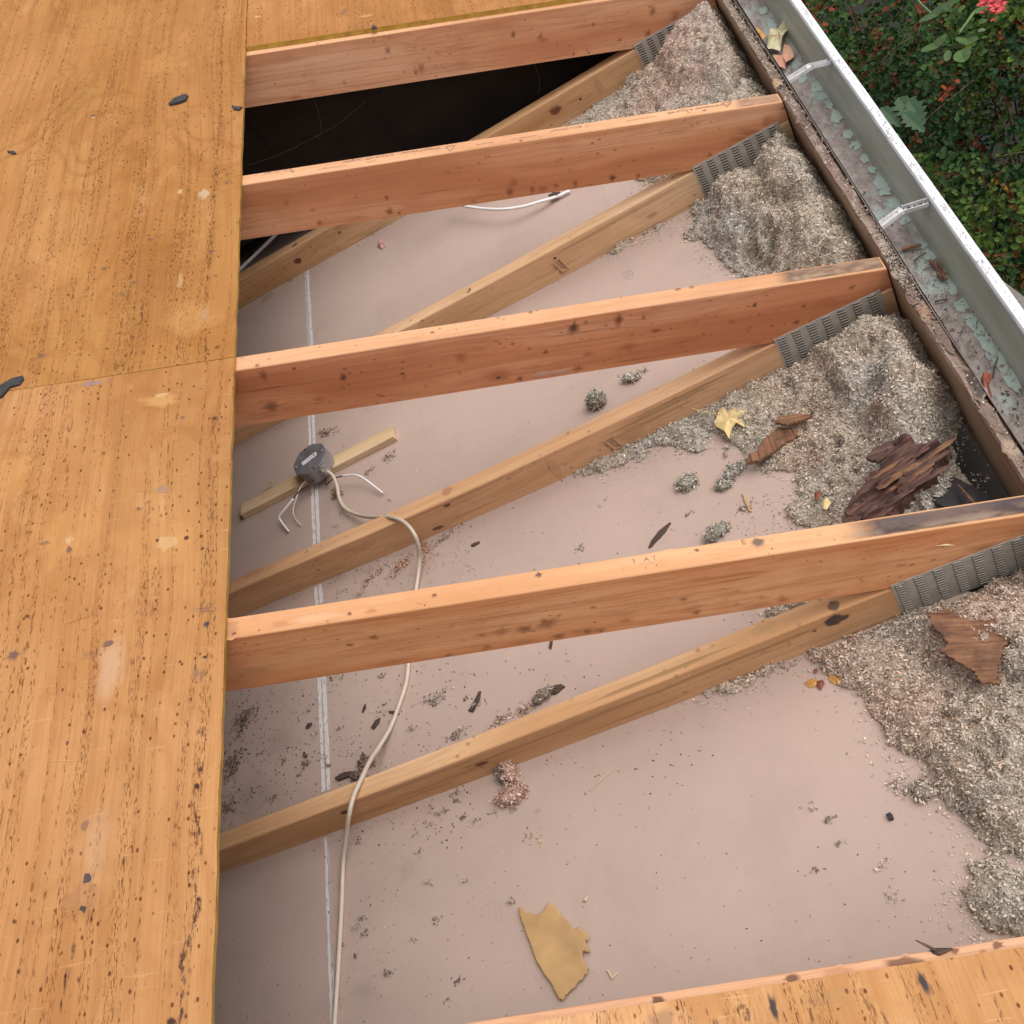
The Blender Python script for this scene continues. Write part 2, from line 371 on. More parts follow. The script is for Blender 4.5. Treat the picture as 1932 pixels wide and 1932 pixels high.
RAF = [lumber('rafter_wood_%d' % i, *cs, off=i * 3.7) for i, cs in enumerate([
    ((.67, .335, .180), (.60, .25, .120), (.72, .42, .26)),
    ((.66, .31, .155), (.58, .23, .105), (.71, .40, .24)),
    ((.65, .29, .145), (.53, .195, .085), (.71, .40, .25)),
    ((.70, .31, .135), (.62, .22, .082), (.74, .40, .20)),
    ((.58, .30, .16), (.50, .23, .11), (.64, .36, .21))])]
RTOP = [lumber('rafter_edge_%d' % i, *cs, off=70 + i * 5.1, ringk=.6) for i, cs in enumerate([((.60, .335, .185), (.53, .26, .125), (.66, .39, .23))] * 3 + [((.62, .345, .18), (.56, .27, .12), (.68, .40, .225)), ((.55, .30, .17), (.48, .23, .12), (.60, .35, .21))])]
CHO = [lumber('chord_wood_%d' % i, *cs, off=11 + i * 2.3, ringk=.9) for i, cs in enumerate([
    ((.69, .43, .24), (.63, .35, .17), (.72, .49, .30)),
    ((.67, .41, .23), (.60, .33, .165), (.71, .47, .29)),
    ((.69, .44, .25), (.63, .37, .19), (.72, .50, .31)),
    ((.62, .38, .20), (.54, .29, .13), (.66, .44, .26))])]
PLYM = [plywood('plywood_face_%d' % i, bc_, off=i * 7.3) for i, bc_ in enumerate(((.365, .176, .054), (.415, .210, .078), (.38, .180, .058), (.50, .275, .12)))]
EDGE = simple('mustard_edge_paint', (.42, .26, .04), .6, var=.35, scale=45, markable=True)
PLYCORE = simple('ply_core', (.42, .26, .13), .8, var=.3, scale=120)
STEEL = simple('galvanised_plate', (.46, .43, .385), .55, metal=.25, var=.2, scale=50, markable=True)
STEELLIP = simple('plate_lip', (.46, .43, .39), .5, metal=.3, var=.2, scale=90)
SLOT = simple('slot_recess', (.06, .05, .042), .9, var=.3)
NAIL = simple('nail_steel', (.12, .11, .11), .5, metal=.6)
DARKB = simple('void_shade_black', (.016, .0105, .0075), .9, var=.5, scale=9)  # near-black colour painting the unlit void behind the top truss

# gypsum board paper
def drywall_mat():
    mt, t, b = newmat('gypsum_board_paper'); tc = nd(t, 'ShaderNodeTexCoord').outputs['Object']
    base = (.455, .350, .302)
    n1 = noise(t, mapping(t, tc, (1.5, 2.5, 1)), 1, 4); n2 = noise(t, tc, 700, 2); n3 = noise(t, mapping(t, tc, (90, 3, 1)), 1, 2)
    c = ramp(t, n1, [(.32, tuple(x * .90 for x in base)), (.5, tuple(x * .99 for x in base)), (.68, tuple(x * 1.05 for x in base))])
    c = mixc(t, math_(t, 'MULTIPLY', ramp(t, n3, [(.4, 0.0), (.7, 1.0)]), .05), c, (.3, .22, .18))
    c = mixc(t, math_(t, 'MULTIPLY', ramp(t, n2, [(.4, 0.0), (.7, 1.0)]), .10), c, (.36, .27, .22))
    # dust smudges
    n4 = noise(t, mapping(t, tc, (5, 5, 1), (3, 1, 0)), 1, 5, .65)
    at = nd(t, 'ShaderNodeAttribute', attribute_name='mark')
    c = mixc(t, math_(t, 'MULTIPLY', ramp(t, n4, [(.50, 0.0), (.68, 1.0)]), .22), c, (.31, .235, .195))
    c = mixc(t, at.outputs['Alpha'], c, at.outputs['Color'])
    t.links.new(c, b.inputs['Base Color']); b.inputs['Roughness'].default_value = .78; b.inputs['Specular IOR Level'].default_value = .3
    bump(t, b, n2, .06, .0005); return mt
DRY = drywall_mat()
def compound_mat():
    mt, t, b = newmat('joint_compound'); tc = nd(t, 'ShaderNodeTexCoord').outputs['Object']
    n = noise(t, mapping(t, tc, (120, 60, 60)), 1, 4, .7); c = ramp(t, n, [(.3, (.45, .43, .43)), (.45, (.70, .69, .70)), (.8, (.80, .79, .80))])
    n2 = noise(t, mapping(t, tc, (200, 90, 60), (3, 0, 0)), 1, 2); c = mixc(t, ramp(t, n2, [(.64, 0.0), (.70, 1.0)]), c, (.10, .075, .06))
    t.links.new(c, b.inputs['Base Color']); b.inputs['Roughness'].default_value = .8; bump(t, b, n, .4, .001); return mt
COMP = compound_mat()

# ------------------------------------------------------------------ SETTING: ceiling seen from above, ground
YTOP, YBOT = 3.2, -2.2
mb = MB(); mb.add([(-3.4, YBOT, 0), (.10, YBOT, 0), (.10, YTOP, 0), (-3.4, YTOP, 0)], [(0, 1, 2, 3)])
mb.add([(-3.4, YBOT, -.0127), (.10, YBOT, -.0127), (.10, YTOP, -.0127), (-3.4, YTOP, -.0127)], [(3, 2, 1, 0)])
Z = (0, 0, 1)
def floor_bar(px0, py0, px1, py1, wd, col, a):
    p, q = onz(px0, py0), onz(px1, py1); d = Vector(q - p); L = d.length; d.normalize(); n_ = Vector((0, 0, 1)); s2 = n_.cross(d)
    vs = [Vector(p) + s2 * wd / 2 + n_ * .0004, Vector(p) - s2 * wd / 2 + n_ * .0004, Vector(q) - s2 * wd / 2 + n_ * .0004, Vector(q) + s2 * wd / 2 + n_ * .0004]
    mb.add(vs, [(0, 1, 2, 3)], 0, [(*col, a)] * 4)
# faint printed maker's bands on the gypsum paper
FP = (.24, .19, .18)
for (x0, y0, x1, y1, n) in ((1129, 352, 1148, 398, 5), (1164, 470, 1182, 505, 5), (1410, 1130, 1426, 1180, 5), (938, 1700, 942, 1740, 4), (938, 1340, 948, 1400, 7)):
    p, q = np.array([x0, y0]), np.array([x1, y1]); dd = (q - p) / np.linalg.norm(q - p); sd2 = np.array([-dd[1], dd[0]])
    for i in range(n * 2):
        c0 = p + (q - p) * (i + .2) / (n * 2); wl = random.uniform(4, 7)
        for off in (-5, 0, 5):
            if random.random() < .75:
                a = c0 + sd2 * (off - 1.8); b = c0 + sd2 * (off + random.uniform(-.5, 1.8)); floor_bar(*a, *b, .0022, FP, .26)
for a0 in range(0, 360, 24):      # the little circled mark
    t0, t1 = R_(a0), R_(a0 + 20)
    floor_bar(1186 + 9 * math.cos(t0), 519 + 8 * math.sin(t0), 1186 + 9 * math.cos(t1), 519 + 8 * math.sin(t1), .0016, FP, .6)
for s in ((1183, 514, 1183, 524), (1183, 514, 1190, 519), (1190, 519, 1183, 524)): floor_bar(*s, .0016, FP, .5)
for (px, py, r, a) in ((640, 1180, .03, .35), (700, 1075, .02, .3), (655, 1060, .025, .35), (1015, 1530, .008, .3), (690, 1870, .03, .2), (770, 1640, .03, .18), (480, 1500, .09, .28), (450, 1600, .07, .3), (530, 1400, .06, .22), (505, 560, .03, .4), (640, 920, .012, .4)):
    mb.decal(onz(px, py), (1, 0, 0), (0, 1, 0), r, r * .8, (.20, .15, .12), a, irr=.4, soft=.35)
floor = mb.build('ceiling', DRY); tag(floor, kind='structure')
# white compound squeezed up through the board joint, one strip per truss bay
mb = MB()
def jstrip(pa, pb, halves, gap=.004):
    pa, pb = onz(*pa), onz(*pb); N = max(6, int(abs(pa[1] - pb[1]) / .012))
    for x0, x1 in halves:
        vs = []
        for i in range(N + 1):
            f = i / N; p = pa + (pb - pa) * f
            vs += [(p[0] + x0 + random.uniform(-1, 1) * .0009, p[1], .0008), (p[0] + x1 + random.uniform(-1, 1) * .0009, p[1], .0022)]
        mb.add(vs, [(2 * i, 2 * i + 1, 2 * i + 3, 2 * i + 2) for i in range(N)])
jstrip((578, 512), (586, 655), [(-.007, -.0015), (.0, .011)])
jstrip((587, 780), (598, 1032), [(-.011, -.001), (.0015, .012)])
jstrip((600, 1105), (603, 1140), [(-.011, -.001), (.0015, .012)])
jstrip((607, 1275), (616, 1492), [(-.011, -.001), (.0015, .012)])
jstrip((616, 1580), (629, 1960), [(-.005, .0022), (.0034, .0065)])
jc = build_under(mb, 'joint_compound', COMP, floor)

mb = MB(); mb.add([(-40, -40, -2.75), (60, -40, -2.75), (60, 60, -2.75), (-40, 60, -2.75)], [(0, 1, 2, 3)])
mt, t, b = newmat('soil'); tc = nd(t, 'ShaderNodeTexCoord').outputs['Object']
t.links.new(ramp(t, noise(t, tc, 6, 6, .7), [(.3, (.008, .007, .006)), (.7, (.022, .018, .013))]), b.inputs['Base Color']); b.inputs['Roughness'].default_value = .95
tag(mb.build('ground', mt), kind='structure')
# outside wall of the house under the eave
mb = MB(); mb.prism([(-.02, -2.7), (.06, -2.7), (.06, -.0135), (-.02, -.0135)], -2.4, 3.4)
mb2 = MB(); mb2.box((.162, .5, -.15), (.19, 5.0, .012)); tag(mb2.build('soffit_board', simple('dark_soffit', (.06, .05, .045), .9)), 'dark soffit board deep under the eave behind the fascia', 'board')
wl = mb.build('house_wall', simple('painted_siding', (.4, .38, .34), .7)); tag(wl, 'painted house wall standing under the eave and the gutter', 'wall')

# ------------------------------------------------------------------ TRUSSES
YOFF = {-1: (.00236, -.00138, .00233, 0), 0: (.00574, .00057, .00457, -.00836), 1: (-.00371, -.01311, -.00492, -.00079), 2: (.0042, -.00211, .0033, .00133), 3: (.00362, -.00288, .00305, .00618)}
CBOW = {-1: 0, 0: -.004, 1: -.012, 2: -.009, 3: -.006}
def rwarp(k):
    a, b2 = YOFF[k][0], YOFF[k][1]
    def f(V):
        V = V.copy(); x = V[:, 0]; V[:, 1] += a + (b2 - a) * np.clip(-x, -.3, 1.3); return V
    return f
def cwarp(k):
    a, b2 = YOFF[k][2], YOFF[k][3]
    def f(V):
        V = V.copy(); x = np.clip(-V[:, 0], 0, 1.3); V[:, 1] += a + (b2 - a) * x + CBOW[k] * np.sin(np.clip(x / 1.05, 0, 1) * math.pi) + (.012 if k == 1 else .004) * np.clip((x - 1.0) / .3, 0, 1); return V
    return f
ROTR = Matrix.Rotation(PIT, 3, 'Y')
XL = -3.3
def board_profile(pts_top, pts_bot, y0, y1, mb, bev=.0025, nx=40):
    """x-z outline cut in slices along x so that it can bow; edges slightly eased"""
    xs = np.linspace(pts_top[0][0], pts_top[1][0], nx)
    rows = []
    for x in xs:
        zt = np.interp(x, [p[0] for p in pts_top], [p[1] for p in pts_top]); zb = np.interp(x, [p[0] for p in pts_bot], [p[1] for p in pts_bot])
        rows.append([(x, y0, zb), (x, y0, zt - bev), (x, y0 + bev * .35, zt - bev * .35), (x, y0 + bev, zt), (x, y1 - bev, zt), (x, y1 - bev * .35, zt - bev * .35), (x, y1, zt - bev), (x, y1, zb)])
    n = 8; vs = [p for r in rows for p in r]; fs = [tuple(range(n)), tuple(reversed(range((nx - 1) * n, nx * n)))]
    for i in range(nx - 1):
        for k in range(n):
            j = (k + 1) % n; fs.append((i * n + j, i * n + k, (i + 1) * n + k, (i + 1) * n + j))
    mb.add(vs, fs)
KN = (.16, .05, .022); KN2 = (.11, .045, .028); STN = (.30, .10, .038); GRY = (.10, .08, .075); INK = (.09, .055, .05)
def on_side(k, px, py):
    p = ony(px, py, SP * k); x = p[0]
    return p
# knots and stains: (px,py, rx_mm, rz_mm, colour, alpha) on the near side face ; T = on top face
RM = {
 3: [(968, 66, 5, 8, KN, .6), (732, 95, 6, 9, KN, .5), (785, 136, 5, 6, KN, .5), (795, 128, 9, 12, STN, .5), (650, 155, 4, 6, KN, .3), (1112, 100, 3, 3, KN, .4), (1225, 68, 7, 9, KN, .55), (1092, 122, 4, 4, KN, .5), (1232, 22, 6, 10, KN, .5), (1120, 46, 4, 4, KN, .6), (1170, 75, 5, 5, STN, .6), (1020, 70, 7, 10, STN, .5), (1275, 30, 9, 12, STN, .5), (560, 184, 14, 4, STN, .4), (870, 120, 25, 10, STN, .25)],
 2: [(1176, 374, 6, 6, KN2, .75), (740, 466 - 60, 6, 7, KN, .6), (730, 372, 4, 5, KN, .6), (980, 392, 7, 9, KN, .55), (760, 470 - 60, 3, 3, KN, .6), (630, 452, 6, 7, STN, .5), (1030, 364, 9, 6, STN, .6), (1020, 384, 5, 7, KN, .5), (1050, 350, 5, 5, KN, .5), (1084, 344, 4, 6, KN, .4), (1107, 384, 4, 7, KN, .5), (1430, 285, 35, 9, STN, .5), (1395, 262, 20, 7, STN, .45), (1455, 250, 10, 12, STN, .4), (1215, 352, 4, 4, KN, .5), (1340, 292, 4, 4, KN, .5), (1395, 320, 5, 5, KN, .3), (970, 345, 8, 10, STN, .5), (590, 395, 5, 4, KN, .3), (540, 380, 6, 6, STN, .4), (895, 380, 6, 4, STN, .4)],
 1: [(1080, 615, 9, 11, KN2, .75), (1166, 600, 7, 10, KN, .7), (1215, 600, 3, 6, KN, .5), (1238, 625, 8, 5, KN, .6), (1290, 645, 40, 4, STN, .3), (1186, 655, 14, 7, STN, .55), (1110, 668, 10, 5, STN, .5), (950, 718, 22, 14, STN, .5), (940, 712, 7, 5, KN2, .8), (1030, 664, 5, 4, KN, .6), (1040, 735, 14, 6, (.42, .34, .28), .55), (1075, 728, 22, 5, (.42, .34, .28), .5), (1100, 710, 9, 6, KN, .5), (1002, 742, 5, 5, KN2, .6), (870, 672, 8, 9, STN, .5), (760, 703, 4, 3, KN, .7), (648, 710, 6, 8, KN2, .7), (492, 700, 6, 10, KN, .55), (555, 693, 3, 3, KN, .8), (512, 765, 14, 10, KN2, .55), (600, 750, 9, 5, STN, .4), (1425, 578, 5, 4, KN2, .7), (1382, 608, 5, 5, KN, .3), (1518, 580, 4, 4, KN2, .6), (1610, 545, 5, 4, KN2, .5), (1430, 650, 9, 4, STN, .3), (1560, 570, 60, 10, (.36, .10, .035), .35), (1505, 610, 5, 4, KN, .7)],
 0: [(705, 1200, 6, 5, STN, .7), (660, 1215, 5, 4, KN, .6), (945, 1190, 14, 8, STN, .5), (990, 1186, 12, 8, KN, .55), (1032, 1175, 12, 10, KN, .5), (1060, 1205, 10, 6, KN, .5), (1100, 1190, 20, 8, STN, .35), (1130, 1190, 9, 5, KN, .4), (920, 1220, 7, 6, KN, .4), (910, 1196, 7, 4, STN, .5), (880, 1262, 5, 3, KN, .5), (1125, 1208, 7, 6, KN, .55), (1180, 1170, 9, 6, STN, .4), (1290, 1130, 5, 4, KN, .5), (1310, 1145, 14, 7, STN, .3), (1315, 1155, 5, 6, KN, .5), (1495, 1163, 9, 8, STN, .5), (1470, 1168, 5, 4, KN, .55), (1840, 1125, 14, 4, KN, .4), (1880, 1085, 20, 6, STN, .5), (1700, 1068, 8, 4, STN, .4), (1010, 1235, 20, 5, STN, .35), (1165, 1225, 5, 3, KN, .6), (1460, 1190, 35, 6, (.36, .13, .05), .4), (780, 1275, 30, 7, STN, .25), (480, 1260, 30, 10, STN, .25)],
 -1: []}
TMk = {   # marks on the top edge: px,py, r along, r across (mm), colour, alpha
 3: [(600, 88, 2, 2, KN2, .7), (1180, 7, 2, 2, KN2, .7), (905, 45, 4, 3, STN, .5)],
 2: [(552, 323, 4, 2.5, KN2, .8), (666, 301, 3, 2, KN2, .8), (985, 272, 4, 3, KN2, .8), (1330, 210, 5, 3, KN2, .8), (1300, 214, 4, 2, KN, .5), (1440, 185, 40, 12, (.22, .15, .11), .6), (1470, 180, 24, 16, (.2, .14, .11), .5)],
 1: [(485, 688, 4, 3, KN2, .8), (816, 627, 4, 3, KN2, .8), (1000, 586, 4, 3, KN2, .8), (1275, 554 - 18, 6, 3, KN2, .7), (1300, 548 - 18, 5, 3, KN2, .7), (1470, 517, 22, 8, GRY, .7), (1530, 505, 24, 8, GRY, .75), (1560, 503, 50, 13, (.22, .15, .1), .55), (1640, 487, 14, 9, GRY, .75), (940, 600, 3, 2, KN, .6), (950, 604, 3, 2, KN, .5), (1275, 545, 4, 2, KN2, .5), (830, 620, 3, 2, KN, .5)],
 0: [(1780, 974, 30, 7, (.12, .085, .075), .7), (1720, 978, 20, 9, (.10, .08, .08), .6), (440, 1193, 5, 5, KN2, .8), (430, 1200, 18, 14, (.30, .14, .08), .5), (660, 1157, 4, 3, KN2, .8), (820, 1126 - 3, 4, 3, KN2, .8), (1017, 1085, 5, 5, (.06, .05, .05), .85), (1315, 1040, 4, 3, KN2, .8), (1430, 1025, 9, 8, (.06, .055, .06), .8), (1700, 985, 30, 12, (.055, .05, .065), .75), (1800, 962, 50, 16, (.11, .075, .07), .6), (1900, 950, 30, 10, (.05, .045, .06), .8), (1605, 1003, 12, 8, (.30, .22, .17), .5), (590, 1165, 30, 8, (.62, .38, .24), .4), (1240, 1047, 60, 8, (.62, .38, .22), .35), (700, 1152, 10, 4, STN, .4), (530, 1176, 12, 6, STN, .35)],
 -1: [(1490, 1838, 8, 5, KN2, .85), (1700, 1812, 24, 7, KN2, .8), (1800, 1790, 5, 3, KN2, .8), (1880, 1780, 7, 4, KN2, .8), (1240, 1884, 8, 6, KN2, .9), (1580, 1835, 20, 6, STN, .4)]}
CM = {   # bottom chords, near side; 'T' top
 3: [(1048, 208, 13, 10, (.17, .06, .035), .9, 0), (562, 492, 9, 8, (.15, .05, .03), .9, 0), (556, 463, 9, 5, (.15, .06, .035), .8, 1), (641, 439, 4, 4, KN, .7, 0), (1095, 187, 3, 3, KN2, .9, 0), (1085, 186, 20, 5, (.36, .19, .08), .4, 0), (640, 425, 14, 5, STN, .3, 0), (1040, 178, 30, 4, KN, .35, 1), (1130, 160, 8, 20, (.34, .18, .08), .3, 0)],
 2: [(882, 548, 11, 8, (.12, .06, .05), .9, 1), (870, 548, 26, 12, (.5, .33, .17), .5, 1), (1047, 487, 3, 3, KN2, .9, 0), (1200, 395, 90, 4, (.3, .17, .07), .4, 0), (1120, 440, 70, 4, (.3, .17, .07), .35, 0), (1230, 405, 10, 4, KN, .3, 0)],
 1: [(842, 922, 12, 10, (.36, .17, .10), .7, 1), (843, 953, 7, 5, (.16, .07, .04), .9, 0), (826, 996, 11, 5, (.18, .08, .05), .85, 0), (1186, 818, 13, 8, (.16, .06, .04), .9, 0), (1190, 815, 24, 14, (.36, .2, .1), .4, 0), (1035, 868, 8, 30, (.36, .22, .11), .25, 0), (480, 1068, 30, 6, STN, .3, 1), (850, 940, 90, 3, STN, .3, 0), (1250, 770, 80, 3, (.24, .15, .06), .5, 0), (1290, 745, 90, 3, (.24, .15, .06), .5, 0), (1230, 790, 80, 4, (.24, .15, .06), .4, 0)],
 0: [(1440, 1179, 10, 6, (.10, .04, .03), .95, 1), (1440, 1179, 22, 10, (.44, .27, .12), .5, 1), (1574, 1170, 12, 12, (.06, .05, .045), .9, 0), (1588, 1167, 10, 6, (.07, .055, .05), .85, 0), (1580, 1160, 9, 8, (.07, .055, .05), .8, 1), (1537, 1190, 3, 3, KN, .8, 0), (909, 1441, 10, 5, (.15, .06, .035), .9, 0), (652, 1532, 9, 6, (.10, .045, .03), .9, 0), (1400, 1240, 120, 4, (.27, .17, .07), .5, 0), (1200, 1320, 130, 4, (.27, .17, .07), .45, 0), (1000, 1400, 110, 4, (.27, .16, .07), .4, 0), (800, 1455, 80, 5, (.27, .15, .07), .35, 0), (1240, 1275, 120, 3, (.22, .13, .05), .6, 1)],
 -1: []}
TLABEL = {
 3: 'topmost truss, beside the black gap, with a plywood edge on its rafter',
 2: 'truss with lumber lettering stamped along the bright upper edge of its rafter',
 1: 'truss crossing mid photo with large knots and grey mould on its rafter',
 0: 'nearest fully bared truss, orange rafter with a blackened weathered upper end by the gutter',
 -1: 'truss at the bottom edge, mostly covered by the pale streaked plywood panel'}
trusses = {}
def text_mesh(txt, size, origin, right, up, name, mat, par, squash=1.0):
    cu = bpy.data.curves.new('lettering', 'FONT'); cu.body = txt; cu.size = size; cu.resolution_u = 3
    ob = bpy.data.objects.new('lettering', cu); C.objects.link(ob)
    bpy.context.view_layer.update()
    me = bpy.data.meshes.new_from_object(ob.evaluated_get(bpy.context.evaluated_depsgraph_get()))
    bpy.data.objects.remove(ob); bpy.data.curves.remove(cu)
    r, u = Vector(right).normalized(), Vector(up).normalized(); n = r.cross(u)
    for v in me.vertices:
        c = v.co.copy(); v.co = Vector(origin) + r * c.x * squash + u * c.y + n * .0006
    me.name = name; me.materials.clear(); me.materials.append(mat)
    o = bpy.data.objects.new(name, me); C.objects.link(o)
    o.parent = par; o.matrix_parent_inverse = abs_mat[par.name].inverted(); return o
def ink_mat():
    mt, t, b = newmat('faded_ink'); tc = nd(t, 'ShaderNodeTexCoord').outputs['Object']
    n = noise(t, tc, 260, 3); t.links.new(ramp(t, n, [(.35, (.13, .075, .06)), (.65, (.38, .21, .14))]), b.inputs['Base Color']); b.inputs['Roughness'].default_value = .8; return mt
INKM = ink_mat()
for k in (3, 2, 1, 0, -1):
    y = SP * k; root = empty('roof_truss', (0, y, 0)); trusses[k] = root; tag(root, TLABEL[k], 'roof truss', 'trusses bared by the roof repair')
    mb = MB(); xr = FX - .001
    board_profile([(XL, ZR(XL)), (xr, ZR(xr))], [(XL, HB - XL * TP), (0, HB), (xr, HB + .001)], y, y + TH, mb, nx=60)
    nrm = Vector((0, -1, 0)); ax_ = Vector((1, 0, -TP)).normalized(); upv = Vector((TP, 0, 1)).normalized()
    rm = {0: 3, 1: 2, 2: 1, 3: 0, -1: 4}[k]
    for (px, py, rx, rz, col, a) in RM[k]:
        p = ony(px, py, y + YOFF[k][0] * .5 + YOFF[k][1] * .5); r2 = min(rz * .0016, .05); rx2 = min(rx * .0016, .04); a = min(a * 1.25, .95); sl2 = rx2 * TP * .0
        lo, hi = max(HB - p[0] * TP, HB) + r2 * 1.2 + .003, ZR(p[0]) - r2 * 1.2 - .004
        if hi < lo: continue
        p = Vector((p[0], y, min(max(p[2], lo), hi)))
        mb.decal(p, ax_, upv, rx2, r2, col, a, irr=.35, soft=.3)
    thr_ = {0: 1590, 1: 1450, 2: 1390}.get(k, 9999)
    if k in (0, 1, 2):
        xa = {0: onroof(1585, 1003)[0], 1: onroof(1450, 520)[0], 2: onroof(1385, 200)[0]}[k]; nx_, ny_ = 150, 14; am = {0: .96, 1: .85, 2: .6}[k]; vs_, mk_ = [], []
        pal_ = [(.25, .175, .12), (.13, .085, .065), (.36, .27, .20), (.055, .042, .048), (.20, .135, .09)]
        for i in range(nx_ + 1):
            x = xa + (FX - .004 - xa) * i / nx_
            for j in range(ny_ + 1):
                yy = y + .0035 + (TH - .007) * j / ny_; nz = vnoise(np.array([x * 38.]), np.array([yy * 90.]), 3 + k)[0] * .65 + vnoise(np.array([x * 110.]), np.array([yy * 240.]), 9)[0] * .35
                vs_.append((x, yy, ZR(x) + .0003)); q_ = min(max((nz - .25) * 2.0, 0), 1); cA, cB = ((.045, .034, .038), (.135, .092, .068)) if q_ < .5 else ((.135, .092, .068), (.25, .185, .135)); qq = q_ * 2 - (0 if q_ < .5 else 1); cm_ = tuple(cA[z_] * (1 - qq) + cB[z_] * qq for z_ in range(3)); 
                for (px_, py_, rx_, rz_, col_, a_) in TMk[k]:
                    if px_ < thr_: continue
                    pq = onroof(px_, py_); w_ = a_ * min(max(1.35 - math.hypot((x - pq[0]) / (rx_ * .0014), (yy - pq[1] + (YOFF[k][0] + YOFF[k][1]) / 2) / (rz_ * .0012)) + (nz - .5), 0), 1); cm_ = tuple(c1 * (1 - w_) + c2 * w_ for c1, c2 in zip(cm_, col_))
                mk_.append((*cm_, am * min(1, max(0, i / 26 + .9 * (nz - .5))) * (0 if i == 0 else 1) * (.7 if j in (0, ny_) else 1)))
        n1_ = ny_ + 1; mb.add(vs_, [(i * n1_ + j, (i + 1) * n1_ + j, (i + 1) * n1_ + j + 1, i * n1_ + j + 1) for i in range(nx_) for j in range(ny_)], 0, mk_)
    for (px, py, rx, rz, col, a) in TMk[k]:
        if px >= thr_: continue
        p = onroof(px, py); yy = min(max(p[1] - (YOFF[k][0] + YOFF[k][1]) / 2, y + .004), y + TH - .004)
        room = min(yy - y, y + TH - yy) + .0; ry = min(rz * .0012, TH / 2 - .002); yy = min(max(yy, y + ry + .001), y + TH - ry - .001)
        mb.decal((p[0], yy, ZR(p[0])), ax_, (0, 1, 0), rx * .0012, ry, col, a, irr=.35, soft=.55, lift=.0005)
    # fine checks and fly specks on the side face
    for i in range(70):
        x = random.uniform(-1.25, .1); s = random.random() ** .8; zt, zb = ZR(x) - .008, max(HB - x * TP, HB) + .006
        p = (x, y, zb + (zt - zb) * s); r0 = random.uniform(.8, 3.2) * .001
        mb.decal(p, ax_, upv, r0 * random.uniform(1, 1.6), r0, random.choice([STN, KN, (.2, .08, .03)]), random.uniform(.25, .65), irr=.4, seg=9)
    for i in range(14):
        x = random.uniform(-1.2, 0); L = random.uniform(.04, .16); z = ZR(x) - random.uniform(.01, DV - .012)
        mb.streak((x, y, z), (x + L, y, z - L * TP), .0012, (0, -1, 0), (.27, .10, .04), .45)
    mb.m = [1 if (abs(np.mean([mb.v[i][2] for i in f]) - ZR(np.mean([mb.v[i][0] for i in f]))) < .0022) else 0 for f in mb.f]
    tc_ = mb.build('top_chord', [RAF[rm], RTOP[rm]], root, loc=(0, y, HB + DV), rot=ROTR, warp=rwarp(k))
    mb = MB()
    board_profile([(XL, HB), (FX - .002, HB)], [(XL, .0006), (FX - .002, .0006)], y + .0005, y + TH - .0005, mb, nx=60, bev=.003)
    for (px, py, rx, rz, col, a, top) in CM[k]:
        cw = cwarp(k)
        if top:
            p = onz(px, py, HB); dy = cw(np.array([[p[0], 0, 0.]]))[0, 1]; ry = min(rz * .0014, TH / 2 - .003)
            yy = min(max(p[1] - dy, y + ry + .001), y + TH - ry - .001); mb.decal((p[0], yy, HB), (1, 0, 0), (0, 1, 0), rx * .0012, ry, col, a, irr=.2, soft=.7)
        else:
            p = ony(px, py, y); dy = cw(np.array([[p[0], 0, 0.]]))[0, 1]; rx *= 1.3; a = min(a * 1.1, .97); p = ony(px, py, y + dy); r2 = rz * .0015; zz = min(max(p[2], r2 + .001), HB - r2 - .003)
            mb.decal((p[0], y + .0005, zz), (1, 0, 0), (0, 0, 1), rx * .0012, r2, col, a, irr=.2, soft=.7)
    for i in range(40):
        x = random.uniform(-1.4, 0); r0 = random.uniform(.7, 2.2) * .001
        mb.decal((x, y + .0005, random.uniform(.006, HB - .008)), (1, 0, 0), (0, 0, 1), r0 * 1.4, r0, random.choice([STN, KN, (.55, .4, .28)]), random.uniform(.2, .6), irr=.4, seg=9)
    for i in range(16):
        x = random.uniform(-1.4, -.05); L = random.uniform(.05, .25); z = random.uniform(.006, HB - .008)
        mb.streak((x, y + .0005, z), (x + L, y + .0005, z), .0012, (0, -1, 0), (.25, .13, .05), .5)
    bc = mb.build('bottom_chord', CHO[max(0, k)] if k < 4 else CHO[0], root, loc=(0, y, 0), warp=cwarp(k))
    # pressed metal plates, near and far side
    for side in (0, 1):
        mb = MB(); W0, W1, H0, H1 = -.006, .203, .002, .101
        yy = y - .0014 if side == 0 else y + TH + .0004
        mb.box(((W0 + W1) / 2, yy + .0005, (H0 + H1) / 2), (W1 - W0, .0012, H1 - H0))
        if side == 0:
            nc = 7; cw_ = (W1 - W0) / nc
            for c_ in range(nc):
                xc = W0 + cw_ * (c_ + .42)
                for r_ in range(13):
                    zc = H0 + .0052 + r_ * .0073; wv_ = .0155 + random.uniform(-.001, .001); tl = random.uniform(-.0006, .0006)
                    mb.box((xc, yy - .0003, zc), (wv_, .0006, .0042), 1, Matrix.Rotation(R_(6) + tl * 40, 3, 'Y'))
                    mb.box((xc + .0004, yy - .0013, zc + .0022), (wv_ * .9, .0013, .0011), 2, Matrix.Rotation(R_(6) + tl * 40, 3, 'Y'))
        a0 = YOFF[k][0]
        mb.build('gusset_plate', [STEEL, SLOT, STEELLIP], root, loc=(0, y + a0, 0), warp=lambda V, a0=a0: V + np.array([0, a0, 0]))
